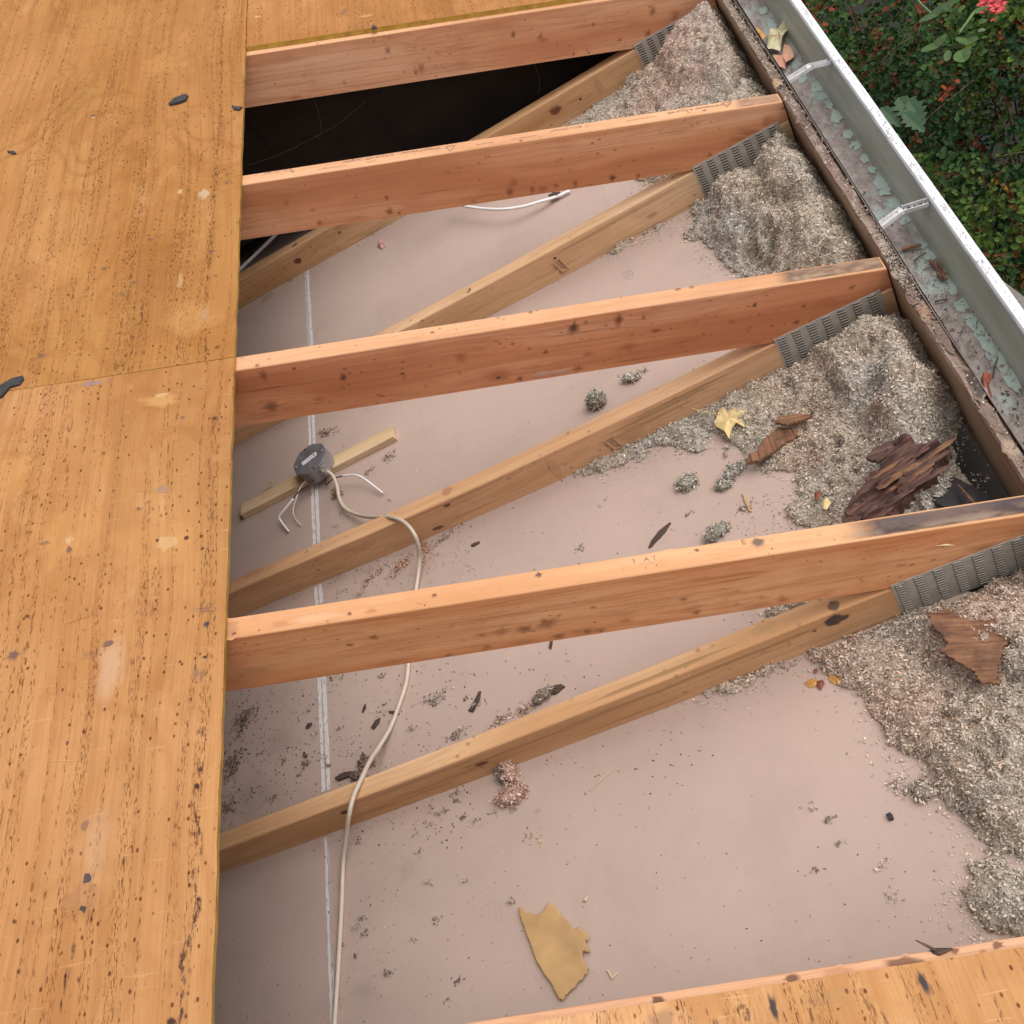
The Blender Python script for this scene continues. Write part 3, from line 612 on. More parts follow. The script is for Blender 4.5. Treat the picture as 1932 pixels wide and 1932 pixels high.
    if k == 2:   # lumber lettering on the upper edge, upside down as photographed
        for txt, px, py, sz in (('Kiln-Dried', 1062, 241, .0135), ('4-Square', 0, 0, 0),):
            pass
        def toptext(txt, px_right, sz, across=.5, sq=1.0):
            p = onroof(px_right, 352 - (px_right - 450) * .1607 - 9); q = Vector((p[0], y + TH * across + YOFF[k][0], ZR(p[0])))
            text_mesh(txt, sz, q, -ax_, (0, -1, 0), 'stamped_lettering', INKM, tc_, sq)
        toptext('Kiln-Dried', 1098, .013, .72, 1.25)
        toptext('Weyerhaeuser   4-Square\u00ae Lumber', 832, .013, .72, 1.18)
        toptext('Kiln-Dried', 552, .012, .80, 1.25)
        toptext('Weyerhaeuser 4-Square\u00ae', 1378, .013, .75, 1.05)
        mb = MB()
        def topbar(pa, pb, wd=.0012):
            P, Q = onroof(*pa), onroof(*pb); P = Vector((P[0], P[1], ZR(P[0]) + .0006)); Q = Vector((Q[0], Q[1], ZR(Q[0]) + .0006))
            d = (Q - P).normalized(); s2 = upv.cross(d) * wd / 2; mb.add([P + s2, P - s2, Q - s2, Q + s2], [(0, 1, 2, 3)])
        def fixy(px, f):   # pixel on the top edge at fraction f across (0 near, 1 far)
            n_ = np.interp(px, [450, 981, 1470], [351, 269.3, 188.7]); f_ = np.interp(px, [453, 981, 1465], [334, 250, 175]); return n_ + (f_ - n_) * f
        for a, b_ in ((600, 655), (690, 710), (898, 932), (965, 1012), (1180, 1240), (1400, 1462)):
            topbar((a, fixy(a, .45)), (b_, fixy(b_, .45))); build_under(mb, 'stamped_line', INKM, tc_); mb = MB()
        for tx in (850, 1372):    # small inverted triangle emblem
            A = (tx - 9, fixy(tx - 9, .75)); B = (tx + 9, fixy(tx + 9, .75)); Cc = (tx, fixy(tx, .2))
            topbar(A, B, .0018); topbar(B, Cc, .0018); topbar(Cc, A, .0018); build_under(mb, 'stamped_triangle', INKM, tc_); mb = MB()
    if k in (1, 2):  # grade stamps on the bottom chord, reading up the board
        px, py = ((1049, 505) if k == 2 else (1144, 834)); p = ony(px, py, y)
        yy = y + cwarp(k)(np.array([[p[0], 0, 0.]]))[0, 1] + .0002
        s = .0145
        for j, txt in enumerate(('OSUP', '1  DN  MF')):
            text_mesh(txt, s if j == 0 else .0105, (p[0] + (.006 if j == 0 else -.008), yy, p[2] + .021), (.22, 0, -1), (1, 0, .22), 'grade_stamp', INKM, bc, .95)
        mb = MB()
        for (dx, dz, ww, hh) in ((.021, 0, .0016, .040), (.0035, 0, .0012, .036), (.012, .020, .017, .0014), (.012, -.020, .017, .0014)):
            mb.box((p[0] + dx, yy - .0002, p[2] + dz), (ww, .0004, hh), 0, Matrix.Rotation(R_(-12), 3, 'Y'))
        build_under(mb, 'grade_stamp', INKM, bc)
    if k == 0:   # brand like scorch letters on the edge
        def toplet(txt, px, py, sz):
            p = onroof(px, py); text_mesh(txt, sz, (p[0], p[1], ZR(p[0])), ax_, (0, 1, 0), 'stamped_lettering', INKM, tc_, 1.1)
        toplet('I', 1195, 1064, .014); toplet('A T', 1215, 1060, .012); toplet('E', 1400, 1028, .013)
# round nail heads in two of the plates
mb = MB(); p = ony(1642, 578, SP); mb.tube([(p[0], p[1] - .004, p[2]), (p[0], p[1] - .001, p[2])], .006, 12)
build_under(mb, 'bolt_head', NAIL, trusses[1])

# ------------------------------------------------------------------ PLYWOOD SHEATHING
def panel(xa, xb, ya, yb, name, label, mat, decs, waver=.0012, lines=()):
    """xa,xb measured down the slope in plan; the slab is built in the roof plane's own frame"""
    mb = MB(); z0, z1 = .0006, PLY
    la, lb = xa / math.cos(PIT), xb / math.cos(PIT)
    nx, ny = 40, 90
    vs, fs, mi = [], [], []
    def ed(i, j):
        lx = la + (lb - la) * i / nx; ly = ya + (yb - ya) * j / ny
        if i in (0, nx): lx += random.uniform(-1, 1) * waver * .6 - (waver if random.random() < .12 else 0) * (1 if i == nx else -1)
        if j in (0, ny): ly += random.uniform(-1, 1) * waver * .5
        return lx, ly
    top = [[None] * (ny + 1) for _ in range(nx + 1)]
    for i in range(nx + 1):
        for j in range(ny + 1):
            top[i][j] = len(vs); x, y = ed(i, j); vs.append((x, y, z1))
    for i in range(nx):
        for j in range(ny): fs.append((top[i][j], top[i + 1][j], top[i + 1][j + 1], top[i][j + 1])); mi.append(0)
    ring = [top[i][0] for i in range(nx)] + [top[nx][j] for j in range(ny)] + [top[i][ny] for i in range(nx, 0, -1)] + [top[0][j] for j in range(ny, 0, -1)]
    o = len(vs)
    for r in ring: vs.append((vs[r][0], vs[r][1], z0))
    n = len(ring)
    for i in range(n): fs.append((ring[i], o + i, o + (i + 1) % n, ring[(i + 1) % n])); mi.append(1)
    fs.append(tuple(o + i for i in reversed(range(n)))); mi.append(2)
    M = Matrix.Translation((0, 0, HB + DV)) @ ROTR.to_4x4()
    Mi = M.inverted()
    W = [M @ Vector(v) for v in vs]; mb.add(W, fs); mb.m = mi
    nn = ROTR @ Vector((0, 0, 1)); ax1 = ROTR @ Vector((1, 0, 0))
    up = PLY / math.cos(PIT)
    for d in decs:
        px, py, rx, ry, col, a = d[:6]; p = onroof(px, py, up); mx_ = rx * .00115 * 1.35 * math.cos(PIT) + .002; my_ = ry * .00115 * 1.35 + .002
        if xb - xa < 2 * mx_ or not (xa < p[0] < xb and ya < p[1] < yb): continue
        p = np.array([min(max(p[0], xa + mx_), xb - mx_), min(max(p[1], ya + my_), yb - my_), 0.]); p[2] = ZR(p[0]) + up
        mb.decal(p, ax1, (0, 1, 0), rx * .00115, ry * .00115, col, a, irr=.35, soft=.5, lift=.0005)
    for i in range(int(70 * (xb - xa) * (yb - ya) / 1.2)):   # nail holes and small dark pits
        lx, ly = random.uniform(la + .02, lb - .01), random.uniform(ya + .02, yb - .02); r0 = random.uniform(1.2, 3.0) * .001
        mb.decal(M @ Vector((lx, ly, PLY)), ax1, (0, 1, 0), r0, r0 * random.uniform(.8, 1.6), (.05, .022, .015), random.uniform(.5, .95), irr=.3, seg=9, lift=.0004)
    for (pa, pb, wdt, dens, col) in lines:
        A_, B_ = onroof(*pa, up), onroof(*pb, up); n_ = int(np.linalg.norm(B_ - A_) / .012 * dens)
        for i in range(n_):
            f = random.random(); q = Vector(A_ + (B_ - A_) * f) + ax1 * (random.gauss(0, .0022) + .004 * math.sin(f * 9 + pa[0])) ; L = random.uniform(.004, .018); dq = (Vector(B_) - Vector(A_)).normalized() * L
            if xa + .004 < q.x < xb - .006 and ya + .002 < q.y < yb - .01: mb.streak(q, q + dq, wdt * random.uniform(.6, 1.3), nn, col, .85, lift=.00045)
    for i in range(int(26 * (xb - xa) * (yb - ya))):         # scratches
        lx, ly = random.uniform(la + .05, lb - .1), random.uniform(ya + .05, yb - .05); L = random.uniform(.015, .06); an = random.gauss(.15, .35)
        col = random.choice([(.60, .36, .17), (.14, .06, .025), (.58, .34, .16)])
        mb.streak(M @ Vector((lx, ly, PLY)), M @ Vector((lx + L * math.cos(an), ly + L * math.sin(an), PLY)), .0013, nn, col, .4)
    o = mb.build(name, [mat, EDGE, PLYCORE], None, loc=(0, 0, HB + DV), rot=ROTR)
    return tag(o, label, 'plywood panel', 'plywood sheathing panels')
DK = (.045, .022, .018); PALE = (.60, .42, .22); PUR = (.13, .075, .07); GRYP = (.42, .33, .22)
yC = SP + TH / 2 - .008; yA = 3 * SP + TH / 2
panel(-3.38, -SX, yC + .001, 3.36, 'plywood_panel', 'large upper left plywood panel with dark dashes, carrying two black scraps', PLYM[0],
      [(176, 218, 8, 5, PUR, .9), (176, 222, 5, 2.5, PALE, .8), (232, 248, 6, 3, PUR, .5), (515 * .66, 362, 8, 12, (.5, .38, .2), .6), (386, 365, 14, 20, GRYP, .8), (383, 595, 9, 22, GRYP, .45), (283, 452, 5, 7, PUR, .8), (196, 507, 6, 6, PUR, .85), (252, 533, 5, 5, PUR, .85), (398, 475, 4, 4, PUR, .85), (428, 345, 4, 7, PUR, .7), (443, 586, 5, 3, DK, .9), (407, 520, 4, 4, PUR, .8), (385, 593, 12, 25, GRYP, .3), (78, 672, 9, 7, PUR, .7), (428, 330, 3, 6, PUR, .6), (340, 805 * .66, 6, 30, PALE, .3), (375, 720, 4, 4, DK, .9), (75, 302, 22, 2.5, (.2, .09, .04), .6), (30, 845, 20, 14, PALE, .4), (60, 900, 22, 12, PALE, .3), (410, 655, 6, 5, DK, .6), (378, 740, 5, 30, GRYP, .35), (548 * .8, 650, 5, 4, DK, .7), (230, 555, 12, 8, (.16, .08, .05), .5), (176, 250, 70, 40, (.32, .135, .045), .3), (300, 120, 50, 60, (.46, .24, .08), .3), (400, 600, 50, 60, (.50, .27, .10), .35), (120, 500, 60, 60, (.50, .26, .09), .25)], lines=[((258, 0), (60, 700), .0013, 1.0, (.13, .05, .02)), ((316, 0), (222, 700), .0014, 1.3, (.13, .05, .02)), ((425, 0), (385, 690), .0016, 1.9, (.12, .045, .018)), ((140, 40), (0, 560), .0012, .8, (.14, .055, .02)), ((222, 90), (140, 560), .0012, 1.0, (.12, .05, .02)), ((270, 560), (240, 700), .0018, 1.6, (.10, .05, .035))])
panel(-3.38, -SX, -2.4, yC - .001, 'plywood_panel', 'large lower left plywood panel with star-shaped knot figure and long dark crack', PLYM[1],
      [(172, 719, 22, 7, (.24, .17, .17), .85), (208, 719, 6, 6, (.3, .14, .08), .9), (305, 746, 14, 8, PALE, .5), (303, 757, 36, 18, (.58, .34, .14), .4), (345, 788, 4, 4, PUR, .9), (405, 790, 5, 5, DK, .8), (307, 923, 12, 9, (.25, .17, .14), .7), (262, 960, 5, 4, PUR, .8), (352, 1015, 5, 5, DK, .9), (297, 1020, 4, 4, DK, .9), (315, 1025, 24, 20, PALE, .4), (316, 1022, 10, 10, PALE, .4), (131, 1020, 10, 9, PALE, .45), (130, 1038, 5, 8, PUR, .8), (85, 1025, 10, 5, PUR, .5), (380, 1012, 3, 3, DK, .9), (382, 1035, 3, 3, DK, .9), (390, 1178, 5, 5, (.05, .045, .06), .95), (370, 1270, 5, 12, PUR, .5), (380, 1275, 3, 12, PUR, .6), (387, 1240, 4, 3, DK, .9), (206, 1215, 10, 8, PUR, .85), (206, 1260, 18, 50, (.46, .30, .19), .6), (170, 1235, 16, 6, PUR, .3), (25, 1236, 10, 8, PUR, .85), (52, 1163, 4, 4, DK, .8), (378, 1452, 4, 5, DK, .9), (372, 1484, 5, 5, DK, .95), (163, 1560, 8, 12, (.15, .09, .08), .6), (165, 1660, 8, 12, (.06, .05, .06), .95), (158, 1712, 6, 8, (.05, .04, .04), .95), (160, 1690, 26, 22, PUR, .2), (180, 1600, 22, 60, (.4, .26, .16), .35), (375, 1697, 4, 4, DK, .9), (325, 1928, 6, 5, DK, .95), (372, 1150, 14, 4, PUR, .2), (405, 1145, 16, 2, PUR, .7), (435 * .9, 1153, 12, 2, PUR, .6), (120, 1010, 60, 60, (.50, .26, .09), .3), (310, 1025, 70, 60, (.50, .27, .1), .3), (165, 1600, 60, 70, (.42, .22, .1), .25), (60, 800, 50, 40, (.36, .15, .05), .25), (20, 900, 40, 60, (.5, .27, .09), .3)], lines=[((372, 1690), (322, 1990), .0024, 3.5, (.055, .03, .045)), ((374, 1500), (374, 1690), .0018, 1.6, (.07, .035, .03)), ((378, 1360), (374, 1500), .0014, 1.4, (.09, .045, .025)), ((405, 790), (385, 1150), .0013, 1.4, (.10, .045, .02)), ((135, 790), (105, 1180), .0014, 1.1, (.10, .045, .02)), ((325, 760), (285, 1180), .0012, .9, (.10, .045, .02)), ((165, 1480), (120, 1900), .0016, 1.5, (.08, .045, .045)), ((255, 1230), (215, 1900), .0011, .8, (.11, .055, .03)), ((70, 1100), (0, 1560), .0012, 1.0, (.10, .05, .03))])
panel(-SX + .0015, .262, yA - .002, 3.36, 'plywood_panel', 'plywood panel at the top edge, its yellow edge resting on the top truss', PLYM[2],
      [(485, 32, 10, 4, PALE, .7), (648, 25, 16, 14, PUR, .4), (650, 20, 6, 8, PUR, .7), (700, 40, 5, 3, DK, .8), (850, 26, 6, 4, (.3, .12, .06), .8), (690, 30, 20, 10, (.58, .36, .18), .4)])
yE = -.584 - .0
panel(-SX + .0015, .262, -2.4, yE, 'plywood_panel', 'pale streaked plywood panel in the bottom right corner with dark nail holes', PLYM[3],
      [(1455, 1888, 5, 14, (.04, .04, .045), .95), (1734, 1834, 5, 12, (.04, .04, .045), .95), (1250, 1920, 16, 10, PUR, .4), (1400, 1900, 5, 3, DK, .6), (1560, 1885, 30, 12, (.33, .2, .1), .3)], lines=[((1408, 1870), (1425, 1960), .0022, 3.5, (.04, .025, .03)), ((1510, 1845), (1545, 1960), .0014, 2.2, (.07, .035, .03)), ((1725, 1790), (1790, 1960), .0013, 2.6, (.07, .035, .03)), ((1330, 1885), (1350, 1960), .0016, 2, (.05, .03, .03)), ((1610, 1830), (1680, 1960), .0012, 1.3, (.08, .04, .03)), ((1850, 1800), (1900, 1960), .0011, 1.2, (.08, .04, .03)), ((1460, 1860), (1500, 1960), .0012, 1.5, (.06, .03, .03))])
# long dark crack lines on the lower left and lower right panels
mb = MB(); up = PLY / math.cos(PIT); nn = ROTR @ Vector((0, 0, 1))
# ------------------------------------------------------------------ added black panels standing in for the shade behind the farthest truss, and dark piles there
def wallbox(x0, y0, x1, y1, mb):
    ztop = lambda x: ZR(x) - .004
    vs = [(x0, y0, 0.001), (x1, y1, 0.001), (x1, y1, ztop(x1)), (x0, y0, ztop(x0))]; vs += [(a, b_ + .012, c) for a, b_, c in vs]
    mb.add(vs, [(0, 1, 2, 3), (7, 6, 5, 4), (0, 4, 5, 1), (1, 5, 6, 2), (2, 6, 7, 3), (3, 7, 4, 0)])
mb = MB(); wallbox(-1.05, 1.985, FX - .002, 1.955, mb); mb.prism([(-2.1, .10), (-1.052, .10), (-1.052, ZR(-1.052) - .004), (-2.1, ZR(-2.1) - .004)], 1.986, 1.998); tag(mb.build('void_shade_panel', DARKB), 'added black panel standing in for the unlit void behind the topmost truss', 'board')
mb = MB(); wallbox(-3.0, 2.34, -1.064, 2.34, mb); tag(mb.build('void_shade_panel', DARKB), 'added black panel for the deep shade under the roof, left of the dark gap', 'board')

mb = MB(); mb.prism([(-3.39, .0005), (FX - .004, .0005), (FX - .004, ZR(FX) - .003), (-3.39, ZR(-3.39) - .003)], 3.19, 3.2); tag(mb.build('light_block_wall', PLYCORE), 'unseen attic end wall added to keep light out beyond the dark gap', 'wall')  # unseen end walls, added so that less light enters the attic
mb = MB(); mb.prism([(-3.39, .0005), (FX - .004, .0005), (FX - .004, ZR(FX) - .003), (-3.39, ZR(-3.39) - .003)], -2.2, -2.19); tag(mb.build('light_block_wall', PLYCORE), 'unseen attic end wall added to keep light out below the pale streaked plywood', 'wall')
mb = MB(); mb.box((-3.395, .5, .82), (.01, 5.39, 1.64)); tag(mb.build('light_block_partition', PLYCORE), 'unseen partition added to keep light out high under the upper plywood', 'wall')  # unseen, added to stop outside light at the upper end
# ------------------------------------------------------------------ SUB-FASCIA, GUTTER
def fascia_mat():
    mt, t, b = newmat('rotten_fascia_wood'); tc = nd(t, 'ShaderNodeTexCoord').outputs['Object']
    n1 = noise(t, mapping(t, tc, (30, 4, 30)), 1, 5, .65); n2 = noise(t, mapping(t, tc, (40, 22, 40), (4, 0, 0)), 1, 4, .65); n3 = noise(t, mapping(t, tc, (180, 14, 180)), 1, 3)
    c = ramp(t, n1, [(.3, (.10, .062, .05)), (.5, (.22, .15, .115)), (.7, (.33, .25, .19))])
    c = mixc(t, math_(t, 'MULTIPLY', ramp(t, n2, [(.56, 0.0), (.64, 1.0)]), .75), c, (.36, .32, .28))
    c = mixc(t, math_(t, 'MULTIPLY', ramp(t, n3, [(.35, 1.0), (.5, 0.0)]), .35), c, (.06, .035, .03))
    c = marks(t, c); t.links.new(c, b.inputs['Base Color']); b.inputs['Roughness'].default_value = .85; bump(t, b, n2, .8, .003); return mt
FASC = fascia_mat(); FASCIN = lumber('fascia_inner_wood', (.36, .24, .16), (.24, .14, .09), (.44, .31, .21), off=31, ax=1)
rt = empty('fascia_board', (FX, 0, .14)); tag(rt, 'rotting fascia board with flaking top edge between the insulation and the gutter', 'fascia board')
mb = MB(); N = 160; ys = np.linspace(-2.0, 3.0, N); n = 6; vs = []
for y in ys:
    w1 = .0015 * (vnoise(np.array([y * 30]), np.array([.5]), 3)[0] - .5) * 2 + .004 * (vnoise(np.array([y * 6]), np.array([.5]), 5)[0] - .5); z1 = .0045 * (vnoise(np.array([y * 40]), np.array([1.5]), 4)[0] - .5) * 2 + .004 * (vnoise(np.array([y * 5]), np.array([.5]), 8)[0] - .5)
    bow = -.006 * ((y - .7) / 1.0) ** 2 if -.4 < y < 2.2 else -.006 * 2
    x0 = FX + .002 + w1 * 0 ; x1 = FX + .026 + bow * .6 + w1 * 1.6; zt = .1435 + z1
    vs += [(x0, y, -.03), (x0, y, zt - .006), (x0 + .003 + w1, y, zt), (x1 - .003, y, zt - .004 + z1), (x1, y, zt - .010), (x1, y, -.03)]
fs = [];  mi = []
for i in range(N - 1):
    for kx in range(n):
        j = (kx + 1) % n; fs.append((i * n + j, i * n + kx, (i + 1) * n + kx, (i + 1) * n + j)); mi.append(1 if kx == 0 else 0)
fs += [tuple(range(n)), tuple(reversed(range((N - 1) * n, N * n)))]; mi += [0, 0]
mb.add(vs, fs); mb.m = mi
for (px, py, rx, ry, col, a) in ((1440, 175, 18, 8, (.42, .28, .15), .9), (1445, 182, 10, 1.5, (.03, .02, .02), .9), (1500, 235, 10, 14, (.14, .09, .08), .7), (1690, 520, 16, 10, (.44, .38, .32), .7), (1720, 560, 20, 16, (.13, .085, .075), .7), (1745, 590, 20, 12, (.34, .2, .12), .6), (1780, 640, 30, 12, (.12, .08, .07), .6), (1835, 720, 20, 20, (.035, .03, .03), .9), (1850, 740, 14, 12, (.04, .03, .03), .85), (1870, 790, 30, 12, (.10, .07, .06), .5), (1905, 850, 14, 8, (.40, .29, .2), .7)):
    p = onz(px, py, .14); mb.decal((min(max(p[0], FX + .010), FX + .018), p[1], .1432), (1, 0, 0), (0, 1, 0), min(rx * .001, .010), max(rx, ry) * .0014, col, a, irr=.3, soft=.6, lift=.0012)
mb.build('board', [FASC, FASCIN], rt, loc=(FX, 0, .14))
mb = MB(); x0 = FX + .030    # thin drip metal between fascia and gutter
N = 120; vs = []
for y in np.linspace(-2, 3, N):
    b2 = -.004 + .005 * (vnoise(np.array([y * 4.0]), np.array([.3]), 9)[0] - .5)
    vs += [(x0 + b2, y, .02), (x0 + b2, y, .1475), (x0 + b2 + .0012, y, .1475), (x0 + b2 + .0012, y, .02)]
mb.add(vs, [(4 * i + j, 4 * i + (j + 1) % 4, 4 * i + 4 + (j + 1) % 4, 4 * i + 4 + j) for i in range(N - 1) for j in range(4)])
mb.build('drip_edge', simple('dull_drip_metal', (.22, .18, .16), .5, metal=.3, var=.3, scale=30), rt, loc=(FX, 0, .14))

def gutter_mat(kind):
    mt, t, b = newmat('gutter_' + kind); tc = nd(t, 'ShaderNodeTexCoord').outputs['Object']
    if kind == 'floor':
        n1 = noise(t, mapping(t, tc, (16, 10, 16)), 1, 5, .6); n2 = noise(t, mapping(t, tc, (60, 30, 60)), 1, 5, .7); n3 = noise(t, tc, 420, 2)
        c = ramp(t, n2, [(.3, (.13, .105, .10)), (.52, (.25, .215, .20)), (.75, (.36, .32, .29))])
        c = mixc(t, ramp(t, n1, [(.52, 0.0), (.60, .9)]), c, (.30, .36, .335))
        c = mixc(t, math_(t, 'MULTIPLY', ramp(t, n3, [(.60, 0.0), (.68, 1.0)]), .8), c, (.05, .035, .03)); h = n2; r = .75
    elif kind == 'wall':
        n1 = noise(t, mapping(t, tc, (60, 5, 14)), 1, 4, .6); n2 = noise(t, mapping(t, tc, (9, 2.4, 30)), 1, 3)
        c = ramp(t, n1, [(.3, (.34, .37, .315)), (.7, (.47, .50, .445))]); c = mixc(t, math_(t, 'MULTIPLY', ramp(t, n2, [(.4, 0.0), (.7, 1.0)]), .5), c, (.25, .25, .20)); h = n1; r = .5
    else:
        n1 = noise(t, mapping(t, tc, (90, 16, 90)), 1, 5, .7); c = ramp(t, n1, [(.35, (.48, .48, .51)), (.5, (.72, .74, .78)), (.8, (.80, .82, .86))]); h = n1; r = .42
    c = marks(t, c); t.links.new(c, b.inputs['Base Color']); b.inputs['Roughness'].default_value = r; bump(t, b, h, .2, .001); return mt
GF, GW, GR = gutter_mat('floor'), gutter_mat('wall'), gutter_mat('rim')
gz = lambda y: .024 * (y - 1.1)
rt = empty('rain_gutter', (.3, 0, 0)); tag(rt, 'old metal rain gutter with pale rim and peeling mint paint along the eave', 'gutter')
prof = [(.262, .118), (.262, -.020), (.343, -.022), (.349, .000), (.366, .045), (.371, .062)]
mb = MB(); ys = np.linspace(-2, 4.4, 180); vs, fs, mi = [], [], []
n = len(prof)
for y in ys:
    vs += [(x, y, z + gz(y) + (.0006 * math.sin(y * 23) if i > 1 else 0)) for i, (x, z) in enumerate(prof)]
for i in range(len(ys) - 1):
    for kx in range(n - 1): fs.append((i * n + kx, i * n + kx + 1, (i + 1) * n + kx + 1, (i + 1) * n + kx)); mi.append(0 if kx < 2 else 1)
mb.add(vs, fs); mb.m = mi
off = [(x - .0015 if i < 2 else x + .0016, z - .0015) for i, (x, z) in enumerate(prof)]     # outer skin
o = len(mb.v); vs = []
for y in ys: vs += [(x, y, z + gz(y)) for x, z in off]
mb.add(vs, [(i * n + kx, (i + 1) * n + kx, (i + 1) * n + kx + 1, i * n + kx + 1) for i in range(len(ys) - 1) for kx in range(n - 1)], 1)
random.seed(21)
MINT = (.30, .385, .35)
for (px, py, rx, ry) in ((1455, 45, 10, 26), (1440, 20, 12, 16), (1475, 62, 8, 14), (1515, 150, 14, 10), (1548, 160, 12, 16), (1560, 178, 15, 12), (1583, 190, 8, 12), (1603, 205, 14, 20), (1626, 240, 12, 16), (1640, 262, 12, 16), (1660, 285, 9, 14), (1685, 300, 9, 12), (1706, 325, 13, 20), (1712, 340, 16, 14), (1731, 362, 13, 17), (1750, 395, 12, 10), (1790, 440, 10, 7), (1810, 455, 14, 16), (1843, 480, 11, 8), (1880, 505, 9, 14), (1893, 540, 18, 14), (1915, 565, 18, 16), (1885, 590, 9, 24), (1920, 615, 16, 30), (1930, 660, 16, 30), (1925, 580, 18, 18), (1935, 640, 18, 40), (1940, 700, 18, 30)):
    p = onz(px, py, -.021 + gz(onz(px, py, -.02)[1])); xx = min(max(p[0], .280), .334)
    mb.decal((xx, p[1], -.0212 + gz(p[1])), (1, 0, 0), (0, 1, 0), min(rx * .0011, .014), ry * .0013, MINT, .95, irr=.3, soft=.78, lift=.0008, mat=0)
for (yy, hgt) in ((1.37, 0), (.735, 0)):   # rust runs under the hangers on the front wall
    for q in range(3):
        mb.decal((.3605 - .002 * q, yy - .022 - .012 * q + .01, .028 + gz(yy) - .01 * q), (0, 1, 0), (.013, 0, .045), .008, .028, (.12, .095, .04), .6, mat=1, soft=.3, lift=.0012)
mb.build('trough', [GF, GW], rt, loc=(.3, 0, 0))
mb = MB(); vs = []; rp = [(.371, .060), (.371, .070), (.374, .074), (.387, .0745), (.392, .070), (.3935, .052), (.391, .052), (.389, .066), (.376, .066)]; nr = len(rp)
for y in ys:
    dz = .0008 * math.sin(y * 17) ; vs += [(x, y, z + gz(y) + dz) for x, z in rp]
mb.add(vs, [(i * nr + (kx + 1) % nr, i * nr + kx, (i + 1) * nr + kx, (i + 1) * nr + (kx + 1) % nr) for i in range(len(ys) - 1) for kx in range(nr)])
for i in range(260):
    y = random.uniform(.1, 2.6); mb.decal((random.uniform(.376, .386), y, .0743 + gz(y)), (1, 0, 0), (0, 1, 0), random.uniform(.6, 1.8) * .001, random.uniform(.8, 3) * .001, random.choice([(.2, .17, .18), (.35, .33, .36), (.1, .08, .08)]), random.uniform(.4, .9), seg=8, lift=.0009)
mb.build('rim', GR, rt, loc=(.3, 0, 0), smooth=False)
HANG = simple('hanger_aluminium', (.62, .61, .63), .4, metal=.2, var=.25, scale=60, markable=True)
for (pa, pb, pc) in (((1484, 157), (1530, 128), (1566, 120)), ((1655, 434), (1703, 399), (1752, 384)), ((2010, 990), (2060, 960), (2100, 950))):
    A = onx(*pa, FX + .034); Bm = np.array([.318, 0, 0]); Cc = onx(*pc, .368)
    B2 = onx(*pb, .322)
    A[2] = min(A[2], .150)
    mb = MB(); pts = [A, A + (B2 - A) * .5, B2, B2 + (Cc - B2) * .5, Cc]; wd = .0075
    for sgn, hgt, th in ((-1, .004, .0018), (1, .004, .0018), (0, 0, .015)):
        for i in range(len(pts) - 1):
            p, q = Vector(pts[i]), Vector(pts[i + 1]); d = (q - p); L = d.length; rotm = d.to_track_quat('X', 'Z').to_matrix()
            mb.box((p + q) / 2 + rotm @ Vector((0, sgn * wd, hgt)), (L + .001, th if sgn else .014, .009 if sgn else .0016), 0, rotm)
    q = Vector(B2); mb.box(q + Vector((-.004, 0, .0035)), (.010, .012, .004), 0)
    for i in range(26):
        f = random.random(); pp = Vector(B2 + (Cc - B2) * f * .95) + Vector((0, random.uniform(-.005, .005), .0025)); mb.box(pp, (random.uniform(.002, .006), random.uniform(.001, .003), .0012), 1, Matrix.Rotation(random.uniform(0, 3), 3, 'Z'))
    hg = mb.build('hanger', [HANG, simple('gutter_grit', (.09, .07, .06), .9)], rt, loc=tuple(A))

# ------------------------------------------------------------------ INSULATION (one mass per truss bay)
FLK = attrmat('cellulose_flakes', .9, spec=.15)
def heap_mat():
    mt, t, b = newmat('cellulose_mass'); tc = nd(t, 'ShaderNodeTexCoord').outputs['Object']
    at = nd(t, 'ShaderNodeAttribute', attribute_name='col'); n = noise(t, tc, 380, 4, .7); n2 = noise(t, tc, 34, 3)
    c = mixc(t, 1.0, at.outputs['Color'], ramp(t, n, [(.3, .75), (.52, 1.0), (.72, 1.2)]), 'MULTIPLY')
    t.links.new(c, b.inputs['Base Color']); b.inputs['Roughness'].default_value = .95; b.inputs['Specular IOR Level'].default_value = .1
    bump(t, b, n, .8, .004); return mt
HEAP = heap_mat()
def cell_color(x, y, pinks, rg):
    """pinkish, grey-green and tan zones of the cellulose"""
    n = len(x); g = np.array([.55, .49, .405]); tan = np.array([.57, .475, .385]); pk = np.array([.63, .465, .385]); cool = np.array([.52, .49, .43])
    a = np.clip(fbm(x, y, 7, 3, 5) * 3 + .5, 0, 1)[:, None]; c = g * (1 - a) + tan * a
    b_ = np.clip(fbm(x, y, 9, 3, 9) * 4 + .1, 0, 1)[:, None]; c = c * (1 - b_) + cool * b_
    p = np.zeros(n)
    for (cx, cy, r) in pinks: p = np.maximum(p, np.clip(1.2 - np.hypot(x - cx, y - cy) / r, 0, 1))
    p = np.clip(p * (.6 + fbm(x, y, 14, 2, 3)), 0, 1)[:, None]; return c * (1 - p) + pk * p
